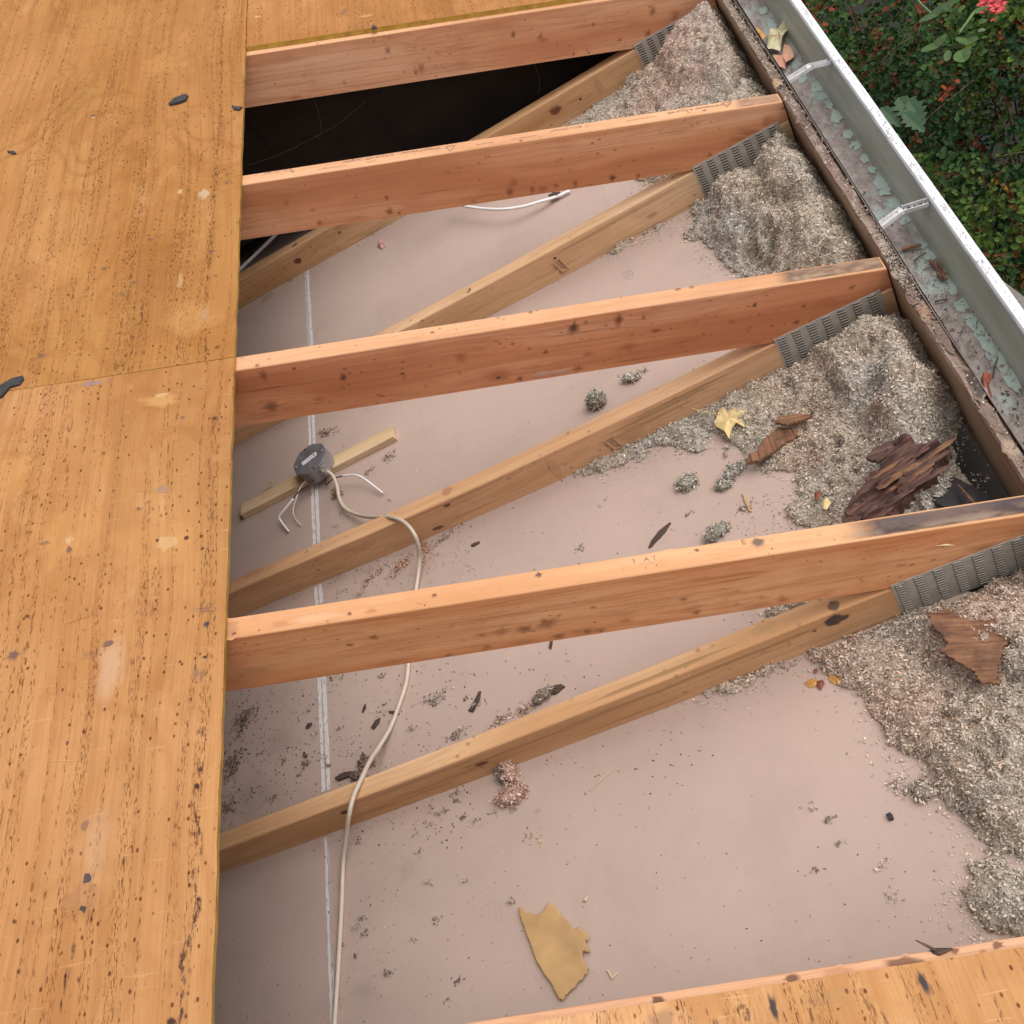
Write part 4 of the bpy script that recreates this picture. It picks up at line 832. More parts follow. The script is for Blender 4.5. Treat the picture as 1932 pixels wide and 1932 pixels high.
def heap(name, label, polys, kbay, Hf, pinks=(), pits=(), n_fl=20000, seed=0, lumps=()):
    rg = np.random.default_rng(seed); ylo, yhi = SP * kbay + TH + .004, SP * (kbay + 1) - .003
    clip = lambda X, Y: np.minimum(np.minimum(X * 0 + 1, (FX + .003 - X) * 1.0), np.minimum(Y - ylo, yhi - Y) + .006)
    def hf(X, Y, D):
        jag = fbm(X, Y, 75, 3, seed + 1) * .026 + fbm(X, Y, 24, 2, seed + 2) * .034; d = D + np.where(D < .03, jag, 0)
        dd = np.max([sdist(p, X, Y) for p in polys], axis=0) + jag
        base = .0012 + .009 * (1 - np.exp(-np.maximum(dd, 0) / .024)) + Hf(X, Y, np.maximum(dd, 0))
        H = base + np.clip(dd / .05, 0.1, 1) * (fbm(X, Y, 8, 3, seed + 3) * .048 + np.abs(fbm(X, Y, 24, 3, seed + 4)) * .022 + fbm(X, Y, 70, 3, seed + 6) * .016 - np.clip(fbm(X, Y, 42, 2, seed + 12) - .17, 0, 1) * .11) * np.clip(base / .03, .25, 1.15)
        for (lp, hh, sw) in lumps:
            q = sdist(lp, X, Y) + fbm(X, Y, 30, 3, seed + 8) * .020; H = H + hh * np.clip(q / sw + .5, 0, 1) ** 1.2
        for (cx, cy, r, dp) in pits: H = H - dp * np.exp(-((X - cx) ** 2 + (Y - cy) ** 2) / r ** 2)
        H = np.maximum(H, .002)
        return H, (dd > 0) & (np.minimum(Y - ylo, yhi - Y) > -.004) & (X < FX + .002)
    V, F, (Vt, Ft) = grid_field(polys, .0035, hf, 0.0005)
    col = cell_color(V[:, 0], V[:, 1], pinks, rg)
    # flakes on the mass
    tri = Vt[Ft]; n1 = np.cross(tri[:, 1] - tri[:, 0], tri[:, 3] - tri[:, 0]); ar = np.linalg.norm(n1, axis=1); pick = rg.choice(len(Ft), n_fl, p=ar / ar.sum())
    f1, f2 = rg.random(n_fl)[:, None], rg.random(n_fl)[:, None]; P = tri[pick, 0] + (tri[pick, 1] - tri[pick, 0]) * f1 + (tri[pick, 3] - tri[pick, 0]) * f2
    Nn = n1[pick] / ar[pick][:, None]; P = P + Nn * (rg.random((n_fl, 1)) ** 2 * .0055)
    FV, FF = flakes(P, Nn, (.0020, .0074), .42, .62, .5, rg)
    fc = cell_color(P[:, 0], P[:, 1], pinks, rg); r = rg.random(n_fl)[:, None]; br = rg.normal(1.0, .17, (n_fl, 1)); fc = fc * np.clip(br, .45, 1.7)
    fc = np.where(r < .03, fc * [1.4, 1.36, 1.32], fc); fc = np.where(r > .95, fc * [.40, .34, .30], fc); fc = np.where((r > .915) & (r < .935), fc * [1.12, .88, .7], fc)
    # crumbs spilled past the edge
    ne = n_fl // 80
    A = np.vstack([np.array(p)[:, :2] for p in polys]); EP = A[rg.integers(0, len(A), ne * 4)] + rg.normal(size=(ne * 4, 2)) * rg.choice([.010, .014, .035], (ne * 4, 1)); sd3 = np.max([sdist(p, EP[:, 0], EP[:, 1]) for p in polys], axis=0)
    okk = (sd3 < 0) & (EP[:, 1] > ylo + .004) & (EP[:, 1] < yhi - .004) & (EP[:, 0] < FX); EP = EP[okk][:ne]
    if len(EP):
        P2 = np.column_stack([EP, rg.uniform(.0012, .003, len(EP))]); N2 = np.tile([0, 0, 1.], (len(EP), 1)); V2, F2 = flakes(P2, N2, (.0018, .0050), .5, .35, .3, rg)
        V2[:, 2] = np.maximum(V2[:, 2], .0008); c2 = cell_color(P2[:, 0], P2[:, 1], pinks, rg) * np.clip(rg.normal(.95, .3, (len(EP), 1)), .3, 1.7)
        FF = np.vstack([FF, F2 + len(FV)]); FV = np.vstack([FV, V2]); fc = np.vstack([fc, c2])
    ALLV = np.vstack([V, FV]); ALLF = np.vstack([F, FF + len(V)]); ALLC = np.vstack([np.clip(col * .88, 0, 1), np.clip(np.repeat(fc, 6, 0), 0, .92)])
    mi = np.r_[np.zeros(len(F)), np.ones(len(FF))]
    o = np_mesh(name, ALLV, ALLF, [HEAP, FLK], ALLC, matidx=mi); tag(o, label, 'insulation', 'loose insulation between the trusses', 'stuff'); return o
W = lambda L, z=0: [onz(px, py, z)[:2] for px, py in L]
def slope(a=.34, mx=.10, x0=-.06, mid=None):
    def f(X, Y, d): return np.minimum(np.maximum(X - x0, 0) * a, mx) * np.clip(d / .07, 0, 1)
    return f
R_EDGE = lambda ya, yb: [(FX + .01, ya), (FX + .01, yb)]
# bay between topmost and second truss
y2, y3 = SP * 2, SP * 3
pl = [tuple(p) for p in W([(1215, 136), (1140, 190), (1085, 226), (1066, 240), (1110, 262), (1160, 300), (1225, 345), (1258, 338), (1290, 322), (1320, 318)])] + [(.02, y2 + .02), (FX + .01, y2 + .02), (FX + .01, y3), (.0, y3)]
def Hab(X, Y, d): return np.minimum(np.maximum(X + .10, 0) * .33, .095) * np.clip(d / .05, 0, 1) + .012 * np.clip(d / .05, 0, 1)
heap('blown_insulation', 'heap of pinkish grey insulation right of the black gap, under the topmost gutter end', [pl], 2, Hab, pinks=[(-.05, 1.62, .22), (.08, 1.72, .16), (.1, 1.55, .1)], pits=[(.205, 1.47, .035, .12), (.215, 1.58, .02, .05), (.19, 1.36, .03, .03)], n_fl=42000, seed=11, lumps=[(W([(1240, 110), (1290, 60), (1345, 30), (1400, 120), (1380, 170), (1330, 150), (1290, 160)], .08), .018, .03)])
# second bay
y1 = SP
pl = [tuple(p) for p in W([(1326, 372), (1300, 392), (1304, 425), (1296, 448), (1330, 462), (1345, 488), (1372, 505), (1398, 520), (1400, 560), (1392, 620), (1398, 640), (1420, 655)])] + [(.0, y1 + .03), (FX + .01, y1 + .03), (FX + .01, y2), (.0, y2)]
st = [tuple(p) for p in W([(1155, 480), (1200, 455), (1240, 432), (1290, 400), (1316, 384), (1326, 372), (1255, 404), (1170, 447)])]
def Hbc(X, Y, d): return np.minimum(np.maximum(X + .05, 0) * .34, .085) * np.clip(d / .06, 0, 1) + .014 * np.clip(d / .04, 0, 1)
heap('blown_insulation', 'mound of grey insulation with a torn-out hollow between second and third gutter hangers', [pl, st], 1, Hbc, pits=[(.050, .895, .026, .075), (.082, .925, .018, .06), (.02, .86, .03, .04), (.03, .95, .02, .04), (.05, 1.0, .018, .035), (.20, 1.13, .02, .06), (.13, 1.0, .02, -.02)], n_fl=42000, seed=23, lumps=[(W([(1398, 235), (1425, 275), (1450, 330), (1452, 372), (1500, 380), (1540, 392), (1505, 425), (1510, 470), (1490, 520), (1640, 480), (1560, 340), (1480, 235)], .08), .028, .026), (W([(1330, 345), (1400, 335), (1440, 370), (1425, 410), (1365, 400)], .04), .018, .02)])
# third bay (widest, with the rotten wood on it)
pl = [tuple(p) for p in W([(1475, 684), (1400, 728), (1340, 765), (1290, 792), (1262, 812), (1300, 815), (1345, 800), (1400, 845), (1412, 882), (1450, 893), (1497, 905), (1506, 945), (1482, 962), (1492, 990), (1535, 1005), (1560, 1060), (1500, 1120), (1462, 1142), (1455, 1158), (1480, 1175)])] + [(.0, .042), (.17, .042), (.185, .09), (.170, .14), (.190, .19), (.170, .235), (.185, .275), (.21, .30), (FX + .01, .36), (FX + .01, y1), (.0, y1)]
st = [tuple(p) for p in W([(1085, 893), (1120, 872), (1180, 842), (1240, 815), (1300, 785), (1320, 790), (1338, 825), (1330, 845), (1290, 852), (1240, 838), (1215, 862), (1175, 880), (1140, 893)])]
def Hcd(X, Y, d): return np.minimum(np.maximum(X + .04, 0) * .33, .080) * np.clip(d / .07, 0, 1) * np.clip((Y - .02) / .14 + .35, .35, 1) + .014 * np.clip(d / .04, 0, 1)
heap('blown_insulation', 'widest heap of tan insulation, with rotten brown wood lying on it by the gutter', [pl, st], 0, Hcd, pinks=[(-.03, .40, .07), (.1, .36, .03)], pits=[(.215, .235, .055, .11), (.21, .10, .06, .10), (.11, .40, .03, .04), (.08, .36, .02, .03), (.19, .33, .02, .03), (.16, .12, .05, .04)], n_fl=56000, seed=37, lumps=[(W([(1490, 640), (1545, 660), (1575, 705), (1590, 745), (1650, 770), (1690, 800), (1700, 850), (1790, 830), (1810, 790), (1700, 640), (1620, 590), (1530, 600)], .08), .026, .024), (W([(1560, 690), (1640, 700), (1640, 735), (1590, 740)], .08), .014, .010)])
# fourth bay
pl = [tuple(p) for p in W([(1330, 1318), (1350, 1300), (1420, 1292), (1470, 1262), (1530, 1262), (1580, 1283), (1618, 1310), (1640, 1345), (1665, 1400), (1700, 1425), (1745, 1440), (1765, 1470), (1790, 1525), (1835, 1563), (1880, 1606), (1945, 1622)])] + [tuple(W([(2080, 1630)])[0]), (FX + .01, -.33), (FX + .01, 0), (-.4, 0), tuple(W([(1320, 1312)])[0])]
lb = [tuple(p) for p in W([(1945, 1640), (1870, 1618), (1832, 1632), (1836, 1660), (1812, 1690), (1826, 1722), (1850, 1745), (1856, 1766), (1950, 1785), (2050, 1790)])] + [(.22, -.56), (.22, -.28)]
def Hde(X, Y, d): return np.minimum(np.maximum(X + .04, 0) * .24, .060) * np.clip(d / .12, 0, 1) + .012 * np.clip(d / .03, 0, 1)
heap('blown_insulation', 'heap of grey and pink insulation right of the bare board, holding a brown bark slab', [pl, lb], -1, Hde, pinks=[(-.17, -.10, .16), (.09, -.05, .12), (-.05, -.18, .06)], pits=[(-.03, -.2, .012, .012), (.10, -.20, .025, .025)], n_fl=60000, seed=41, lumps=[(W([(1700, 1170), (1760, 1150), (1840, 1120), (1950, 1100), (1950, 1330), (1900, 1310), (1900, 1230), (1780, 1250)], .05), .016, .03), (W([(1690, 1330), (1750, 1310), (1850, 1350), (1930, 1400), (1930, 1560), (1860, 1550), (1790, 1450)], .04), .014, .025)])

# ------------------------------------------------------------------ CLUMPS of insulation on the board
def clump(px, py, rx, ry, h, label, col=(.33, .30, .25), n=260, seed=0, ang=0.0, z=0.0, size=(.003, .008), name='insulation_clump', group='insulation clumps on the bare board'):
    rg = np.random.default_rng(seed or int(px * 7 + py)); c = onz(px, py, z + h * .4); col = tuple(v * 1.45 for v in col)
    if h <= .0125:      # only a scatter of flakes, no core
        n = int(n * 1.15); n = int(n * .8); q = rg.normal(size=(n, 2)) * .62; q += (rg.integers(0, 5, (n, 1)) - 2) * np.array([[.22, .10]]); q += np.sin(q[:, ::-1] * 3.1 + px) * .22; x, y = q[:, 0] * rx * 1.1, q[:, 1] * ry * 1.2
        rr_ = np.hypot(q[:, 0], q[:, 1]); P = np.stack([x * math.cos(ang) - y * math.sin(ang), x * math.sin(ang) + y * math.cos(ang), .0012 + rg.random(n) * h * .8 * np.clip(1.1 - rr_, .05, 1)], 1)
        FV, FF = flakes(P, np.tile([0, 0, 1.], (n, 1)), (size[0] * .8, size[1] * .95), .45, .7, .5, rg); FV[:, 2] = np.maximum(FV[:, 2], .0007)
        fc = np.tile(col, (n, 1)) * np.clip(rg.normal(1.0, .3, (n, 1)), .25, 1.8); r = rg.random((n, 1)); fc = np.where(r > .9, fc * .35, fc)
        o = np_mesh(name, FV + [0, 0, 0], FF, [FLK], np.clip(np.repeat(fc, 6, 0), 0, .9)); o.location = (c[0], c[1], z); tag(o, label, 'insulation clump', group); return o
    rx *= .82; ry *= .82; n = int(n * 1.6)
    bm = bmesh.new(); bmesh.ops.create_icosphere(bm, subdivisions=3, radius=1)
    V = []
    for v in bm.verts:
        nn_ = mnoise.fractal(v.co * 2.3 + Vector((px, py, seed)), 1, 2, 3) * .38; p = v.co * (1 + nn_)
        x, y = p.x * rx, p.y * ry; V.append((x * math.cos(ang) - y * math.sin(ang), x * math.sin(ang) + y * math.cos(ang), max(p.z, -.75) * h * .62 + h * .45))
    F = np.array([[v.index for v in f.verts] for f in bm.faces]); bm.free(); V = np.array(V); F = np.column_stack([F, F[:, 2]])
    # keep quads valid: split triangles through their centroid edge midpoints
    T = F[:, :3]; mid = (V[T[:, 2]] + V[T[:, 0]]) / 2; nm = len(V); V = np.vstack([V, mid]); Q = np.column_stack([T, np.arange(nm, nm + len(T))])
    idx = rg.integers(0, nm, n); P = V[idx] * np.array([1, 1, 1]); Nn = P - [0, 0, h * .35]; Nn /= np.linalg.norm(Nn, axis=1)[:, None] + 1e-9
    P = P + Nn * rg.random((n, 1)) ** 2 * .007 + rg.normal(size=(n, 3)) * .001
    FV, FF = flakes(P, Nn, size, .42, .6, .5, rg); FV[:, 2] = np.maximum(FV[:, 2], .0007)
    fc = np.tile(col, (n, 1)) * np.clip(rg.normal(1.05, .25, (n, 1)), .3, 1.8)
    r = rg.random((n, 1)); fc = np.where(r > .93, fc * .4, fc)
    cc = np.vstack([np.tile(np.array(col) * .8, (len(V), 1)), np.repeat(fc, 6, 0)])
    A = np.vstack([V, FV]); A[:, 2] += z; A[:, :2] += c[:2]
    o = np_mesh(name, A - [c[0], c[1], z], np.vstack([Q, FF + len(V)]), [HEAP, FLK], np.clip(cc, 0, .92), matidx=np.r_[np.zeros(len(Q)), np.ones(len(FF))])
    o.location = (c[0], c[1], z); tag(o, label, 'insulation clump', group); return o
G_ = (.29, .275, .235); P_ = (.42, .29, .235)
clump(1125, 756, .024, .019, .034, 'round grey ball of insulation on the board above the middle of the photo', G_, 420)
clump(1190, 713, .022, .010, .016, 'flat pale clump of insulation just below the mould-spotted rafter', (.34, .32, .28), 200, ang=-.3)
clump(1296, 911, .024, .017, .018, 'grey insulation clump just left of the bigger heap, right of centre', G_, 320)
clump(1384, 890, .028, .013, .016, 'grey clump beside the long brown bark strip', G_, 300, ang=.4)
clump(1365, 915, .018, .012, .014, 'small clump touching the lower end of the brown bark strip pile', G_, 200)
clump(1352, 1004, .030, .015, .016, 'flat grey clump against the far side of the nearest orange rafter', G_, 340, ang=.3)
clump(1372, 846, .006, .005, .006, 'tiny grey tuft below the yellow maple leaf', G_, 40)
clump(732, 860, .013, .008, .010, 'brownish tuft to the right of the wood strip under the box', (.24, .19, .15), 110)
clump(696, 888, .010, .009, .008, 'small pale tuft right of the grey electrical box', (.30, .22, .18), 70)
clump(615, 815, .020, .010, .012, 'curled brown tuft above the grey electrical box', (.25, .17, .135), 130, ang=-.5)
clump(636, 930, .014, .012, .020, 'tan fluff stuck under the front of the electrical box', (.33, .22, .15), 120)
clump(822, 1316, .022, .012, .010, 'flat grey clump right of the white cable in the fourth bay', (.27, .24, .21), 160, ang=-.1)
clump(965, 1500, .034, .018, .018, 'pink insulation clump lying below the lowest bottom chord', P_, 520, ang=.1)
clump(962, 1455, .014, .028, .030, 'pink strand of insulation hanging over the edge of the lowest bottom chord', P_, 380)
clump(945, 1462, .008, .018, .020, 'dark grey fluff behind the pink insulation clump', (.2, .17, .15), 120)
clump(1700, 1482, .016, .014, .012, 'small round tuft left of the lower insulation heap', (.36, .30, .26), 170)
clump(1742, 1490, .020, .017, .014, 'fluffy clump joining the edge of the lower insulation heap', (.34, .29, .24), 260)
clump(1262, 345, .009, .011, .012, 'small tuft under the lettered rafter, left of the metal plate', (.36, .33, .25), 90)
clump(1226, 337, .007, .007, .012, 'tiny tuft clinging under the lettered rafter', (.30, .25, .2), 60)
clump(1384, 495, .013, .012, .012, 'brown scrap half buried at the edge of the second insulation mound', (.22, .12, .075), 60)
clump(690, 1440, .020, .014, .014, 'brown crumbly tuft beside the white cable near the lowest bottom chord', (.19, .14, .11), 160)
clump(670, 1465, .010, .008, .016, 'dark curled flake clump left of the cable on the lowest bottom chord', (.13, .1, .08), 60)
clump(1025, 1312, .026, .010, .016, 'grey fluff on the far side of the lowest bottom chord', (.28, .24, .2), 240, ang=.35)
clump(990, 1335, .020, .008, .010, 'pinkish fluff along the far side of the lowest bottom chord', (.36, .26, .21), 160, ang=.35)
clump(945, 1357, .020, .007, .010, 'string of pinkish crumbs against the far side of the lowest bottom chord', (.36, .27, .22), 160, ang=.35)
clump(860, 1385, .014, .008, .010, 'grey crumbs at the lowest chord, just right of the white cable', (.25, .2, .17), 110)
clump(895, 1330, .009, .006, .008, 'pale crumb lying against a dark splinter in the fourth bay', (.33, .27, .23), 50)
clump(1405, 960, .010, .006, .006, 'small crumb beside the loose straw on the pink board', (.22, .18, .15), 60)
clump(460, 1358, .028, .018, .012, 'dark brown crumbs beside the plywood edge, higher one of the two piles', (.13, .10, .075), 240, ang=.6)
clump(440, 1440, .026, .018, .012, 'dark brown crumbs beside the plywood edge, lower one of the two piles', (.13, .10, .075), 220, ang=.6)
clump(432, 1520, .018, .012, .008, 'faint scatter of brown crumbs where the lowest chord meets the plywood', (.17, .13, .1), 120, ang=.5)
clump(575, 1440, .010, .007, .006, 'little brown tuft left of the white joint line in the fourth bay', (.2, .15, .12), 60)
clump(488, 545, .03, .006, .006, 'grey dust line under the topmost bottom chord, near the plywood edge', (.3, .24, .2), 160, ang=.45)
clump(555, 520, .03, .006, .006, 'dust line under the topmost bottom chord, above the white joint', (.3, .24, .2), 140, ang=.45)
clump(800, 1035, .012, .030, .007, 'rusty brown crumbs beside the white cable above the nearest rafter', (.33, .19, .12), 220, ang=.2)
clump(755, 1068, .030, .009, .007, 'trail of rusty crumbs left of the white cable above the nearest rafter', (.30, .17, .11), 200, ang=.5)
clump(700, 1090, .030, .008, .005, 'thin trail of tan crumbs running towards the white joint line', (.32, .22, .16), 150, ang=.5)
clump(650, 1075, .030, .009, .006, 'dark crumbs along the middle bottom chord near the white joint', (.22, .16, .13), 130, ang=.45)
clump(840, 1010, .035, .008, .010, 'grey crumbs under the middle bottom chord beside the cable', (.28, .23, .19), 170, ang=.42)
clump(1010, 1578, .012, .016, .006, 'small tan paper shred on the lower part of the bare board', (.40, .29, .15), 40)
clump(1475, 1153, .03, .008, .012, 'grey fluff seen in the narrow gap under the nearest rafter', G_, 200, ang=.3)
clump(1665, 1632, .010, .005, .005, 'pale crumb in the lower right of the bare board', (.45, .38, .34), 40)
clump(1682, 1690, .006, .006, .005, 'little grey disc-like crumb in the lower right of the bare board', (.30, .26, .23), 36)
clump(1700, 1072, .010, .014, .010, 'grey tuft stuck on the orange side of the nearest rafter', (.32, .28, .25), 90, z=.10)
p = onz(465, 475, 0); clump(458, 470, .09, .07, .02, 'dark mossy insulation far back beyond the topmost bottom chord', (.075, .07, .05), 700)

# fine debris scattered over the board: one stuff object
rg = np.random.default_rng(5); P, col, sz = [], [], []
def scatter(n, box, dens, colf, s):
    k = 0
    while k < n:
        px, py = rg.uniform(box[0], box[2]), rg.uniform(box[1], box[3])
        if rg.random() > dens(px, py): continue
        q = onz(px, py, .0016); yy = q[1] % SP
        if q[0] > .09 or q[1] > 3 * SP or (yy < .045 or yy > SP - .006): continue
        P.append(q); col.append(colf()); sz.append(s); k += 1
darkc = lambda: np.array((.05, .032, .026)) * rg.uniform(.5, 2.2)
tanc = lambda: np.array((.30, .22, .17)) * rg.uniform(.5, 1.5)
palec = lambda: np.array((.62, .50, .42)) * rg.uniform(.8, 1.2)
scatter(520, (400, 1250, 900, 1600), lambda x, y: math.exp(-max(x - 430, 0) / 190) + .12, darkc, .0045)
scatter(260, (400, 1250, 900, 1600), lambda x, y: math.exp(-max(x - 430, 0) / 190) + .1, tanc, .006)
scatter(140, (600, 1230, 1350, 1500), lambda x, y: 1, darkc, .0042)
scatter(160, (600, 1000, 1450, 1180), lambda x, y: .4 + .6 * (x < 900), darkc, .0038)
scatter(150, (600, 1000, 900, 1130), lambda x, y: 1, tanc, .005)
scatter(120, (400, 1640, 1000, 1930), lambda x, y: 1, tanc, .004)
scatter(190, (400, 1500, 1800, 1900), lambda x, y: 1, darkc, .0030)
scatter(80, (700, 1400, 1850, 1880), lambda x, y: 1, palec, .0030)
scatter(70, (600, 700, 1450, 1000), lambda x, y: 1, darkc, .003)
scatter(60, (550, 800, 900, 1100), lambda x, y: 1, palec, .0045)
scatter(90, (500, 400, 1350, 700), lambda x, y: 1, darkc, .0028)
scatter(110, (1390, 930, 1520, 1010), lambda x, y: 1, darkc, .0026)
scatter(60, (600, 1500, 760, 1900), lambda x, y: 1, tanc, .005)
for k in (3, 2, 1, 0):                    # crumbs on top of the bottom chords and against their feet
    for i in range(70):
        x = rg.uniform(-1.3, -.05); P.append(np.array([x, SP * k - .004 - rg.random() ** 2 * .03, .002])); col.append(tanc() if rg.random() < .6 else darkc()); sz.append(.0045)
    for i in range(14):
        x = rg.uniform(-1.3, -.2); P.append(np.array([x, SP * k + rg.uniform(.008, .03), HB + .0015])); col.append(palec() if rg.random() < .6 else tanc()); sz.append(.004)
    for i in range(24):
        x = rg.uniform(-.88, .1); P.append(np.array([x, SP * k + rg.uniform(.006, .03), ZR(x) + .0014])); col.append(tanc() if rg.random() < .5 else darkc()); sz.append(.0028)
for q_ in range(88):
    px, py = (rg.uniform(420, 900), rg.uniform(1270, 1600)) if q_ < 35 else ((rg.uniform(640, 1000), rg.uniform(1480, 1900)) if q_ < 60 else ((rg.uniform(600, 1500), rg.uniform(640, 1180)) if q_ < 84 else (rg.uniform(1400, 1850), rg.uniform(1450, 1780))))
    cq = onz(px, py, .002); yy = cq[1] % SP
    if cq[0] > .05 or yy < .06 or yy > SP - .02: continue
    cc3 = np.array([(.30, .25, .20), (.20, .155, .125), (.40, .33, .28)][int(rg.integers(3))]); sp_ = rg.uniform(.003, .009)
    for w_ in range(int(rg.integers(6, 22))): P.append(cq + [rg.normal() * sp_, rg.normal() * sp_ * .6, abs(rg.normal()) * .002]); col.append(cc3 * rg.uniform(.4, 1.5)); sz.append(.0055)
P = np.array(P); n = len(P); sz = np.array(sz); an = rg.uniform(0, math.pi, n); t_ = np.stack([np.cos(an), np.sin(an), 0 * an], 1); b_ = np.stack([-np.sin(an), np.cos(an), 0 * an], 1)
L = (sz * rg.uniform(.5, 1.25, n))[:, None] / 2; Wd = L * rg.uniform(.25, .7, (n, 1)); u3 = np.array([0, 0, 1.])
V = np.stack([P - t_ * L - u3 * .001, P - b_ * Wd - u3 * .001, P + t_ * L - u3 * .001, P + b_ * Wd - u3 * .001, P + u3 * Wd * .8 + t_ * L * .2], 1).reshape(-1, 3)
i5 = np.arange(n)[:, None] * 5; T = np.vstack([i5 + [0, 1, 4], i5 + [1, 2, 4], i5 + [2, 3, 4], i5 + [3, 0, 4]])
o = np_mesh('debris_crumbs', V, T, [FLK], np.clip(np.repeat(np.array(col), 5, 0), 0, .9)); tag(o, 'dark and pale crumbs scattered over the bared ceiling board', 'debris', kind='stuff')

# ------------------------------------------------------------------ WOOD SCRAPS, SPLINTERS, LEAVES
def rotwood(name, c1, c2, c3, along=(1, 0)):
    mt, t, b = newmat(name); tc = nd(t, 'ShaderNodeTexCoord').outputs['Object']
    n1 = noise(t, mapping(t, tc, (14, 160, 60)), 1, 4, .7); n2 = noise(t, mapping(t, tc, (22, 22, 22)), 1, 4, .65)
    c = ramp(t, n1, [(.3, c1), (.5, c2), (.72, c3)]); c = mixc(t, math_(t, 'MULTIPLY', ramp(t, n2, [(.5, 0.0), (.66, 1.0)]), .6), c, c1)
    c = marks(t, c); t.links.new(c, b.inputs['Base Color']); b.inputs['Roughness'].default_value = .8; bump(t, b, n1, .7, .003); return mt
ROT1 = rotwood('rotten_wood', (.022, .010, .008), (.085, .040, .029), (.21, .11, .078))
ROT2 = rotwood('bark_wood', (.055, .024, .017), (.20, .095, .048), (.29, .155, .078))
SPL = rotwood('dark_splinter', (.025, .016, .014), (.065, .040, .033), (.12, .08, .06))
VEN = simple('tan_veneer', (.46, .29, .13), .7, var=.28, scale=14, markable=True)
FELT = simple('asphalt_felt', (.028, .026, .03), .75, var=.4, scale=80)
GREYC = rotwood('weathered_lumber', (.15, .14, .13), (.22, .20, .19), (.30, .28, .27))
def slab(name, label, cat, pxpoly, z, thick, mat, gdir=0.0, ridge=0.0, res=.0016, tilt=(0, 0), jag=.0015, curl=0.0, group=None, freq=160):
    """a jagged thin piece: outline at height z; ridges follow the grain direction (radians in plan)"""
    poly = np.array([onz(a, b_, z)[:2] for a, b_ in pxpoly]); c = poly.mean(0)
    ca, sa = math.cos(gdir), math.sin(gdir)
    loc = lambda X, Y: ((X - c[0]) * ca + (Y - c[1]) * sa, -(X - c[0]) * sa + (Y - c[1]) * ca)
    def hf(X, Y, D):
        u, v = loc(X, Y); dd = D + fbm(u * .25, v, 260, 2, 4) * jag * 2
        H = z + thick + u * tilt[0] + v * tilt[1] + curl * v * v / .002 * .01
        if ridge: H = H + (fbm(u * .12, v, freq, 3, 7)) * ridge * 2 + fbm(u, v, 40, 2, 2) * ridge * .8
        return H, dd > 0
    V, F, _ = grid_field([poly], res, hf, lambda q: q[:, 2] - thick - abs(ridge) * .6)
    V = V - [c[0], c[1], z]; Rz = np.array([[ca, sa, 0], [-sa, ca, 0], [0, 0, 1]]); V = V @ Rz.T
    o = np_mesh(name, V, F, [mat], None); o.location = (c[0], c[1], z); o.rotation_euler = (0, 0, gdir)
    abs_mat[o.name] = Matrix.Translation((c[0], c[1], z)) @ Matrix.Rotation(gdir, 4, 'Z')
    return tag(o, label, cat, group)
gd = lambda a, b_: math.atan2(*(onz(*b_)[:2] - onz(*a)[:2])[::-1])
# big rotten block
slab('rotten_wood_block', 'thick dark brown block of layered rotten wood on the widest insulation heap', 'wood piece', [(1612, 955), (1600, 980), (1640, 992), (1692, 972), (1712, 948), (1732, 922), (1768, 905), (1778, 880), (1796, 862), (1772, 846), (1740, 850), (1708, 838), (1690, 862), (1668, 872), (1664, 892), (1640, 915), (1622, 938)], .080, .020, ROT1, gdir=gd((1640, 940), (1780, 850)), ridge=.014, jag=.006, freq=120, tilt=(.05, .1))
rb = [o for o in C.objects if o.name.startswith('rotten_wood_block')][0]; gg = gd((1640, 940), (1780, 850))
for i in range(22):
    px, py = random.choice([(1640, 945), (1665, 925), (1690, 905), (1715, 890), (1745, 875), (1770, 862), (1700, 930), (1725, 905), (1680, 890), (1735, 855), (1650, 965), (1765, 890)]); px += random.uniform(-12, 12); py += random.uniform(-10, 10)
    c0 = onz(px, py, .112); L = random.uniform(.03, .09); mb = MB(); d_ = np.array([math.cos(gg), math.sin(gg), random.uniform(-.10, .12)]); N_ = 7
    pts_ = [c0 + d_ * L * (q / (N_ - 1) - .5) + np.array([random.gauss(0, .0008), random.gauss(0, .0008), random.uniform(-.001, .003)]) for q in range(N_)]
    mb.tube(pts_, random.uniform(.0022, .0050), 5, rf=lambda f: .45 + .7 * math.sin(f * math.pi) ** .5, flat=.8)
    build_under(mb, 'wood_layer', ROT2 if i % 4 == 0 else ROT1, rb, loc=tuple(c0), rot=Matrix.Rotation(gg, 3, 'Z'))
slab('rotten_wood_block', 'lower stained slab of rotten wood half hidden behind the nearest rafter', 'wood piece', [(1600, 1010), (1590, 985), (1612, 940), (1650, 945), (1690, 968), (1705, 985), (1680, 1010), (1630, 1020)], .075, .014, ROT1, gdir=gd((1600, 960), (1690, 1000)), ridge=.005)
slab('rotten_wood_sliver', 'pointed dark sliver sticking out left of the big rotten block', 'wood piece', [(1633, 868), (1650, 848), (1690, 832), (1725, 828), (1720, 850), (1680, 862), (1655, 876)], .100, .006, ROT1, gdir=gd((1633, 868), (1725, 830)), ridge=.002)
slab('bark_slab', 'wide brown splintered plywood slab on the lower insulation heap', 'wood piece', [(1748, 1158), (1790, 1152), (1830, 1172), (1885, 1172), (1895, 1190), (1915, 1195), (1900, 1215), (1888, 1250), (1885, 1292), (1850, 1295), (1835, 1270), (1800, 1248), (1775, 1235), (1790, 1215), (1765, 1190)], .078, .005, ROT2, gdir=gd((1770, 1200), (1900, 1190)), ridge=.0022, jag=.005, tilt=(-.05, .0))
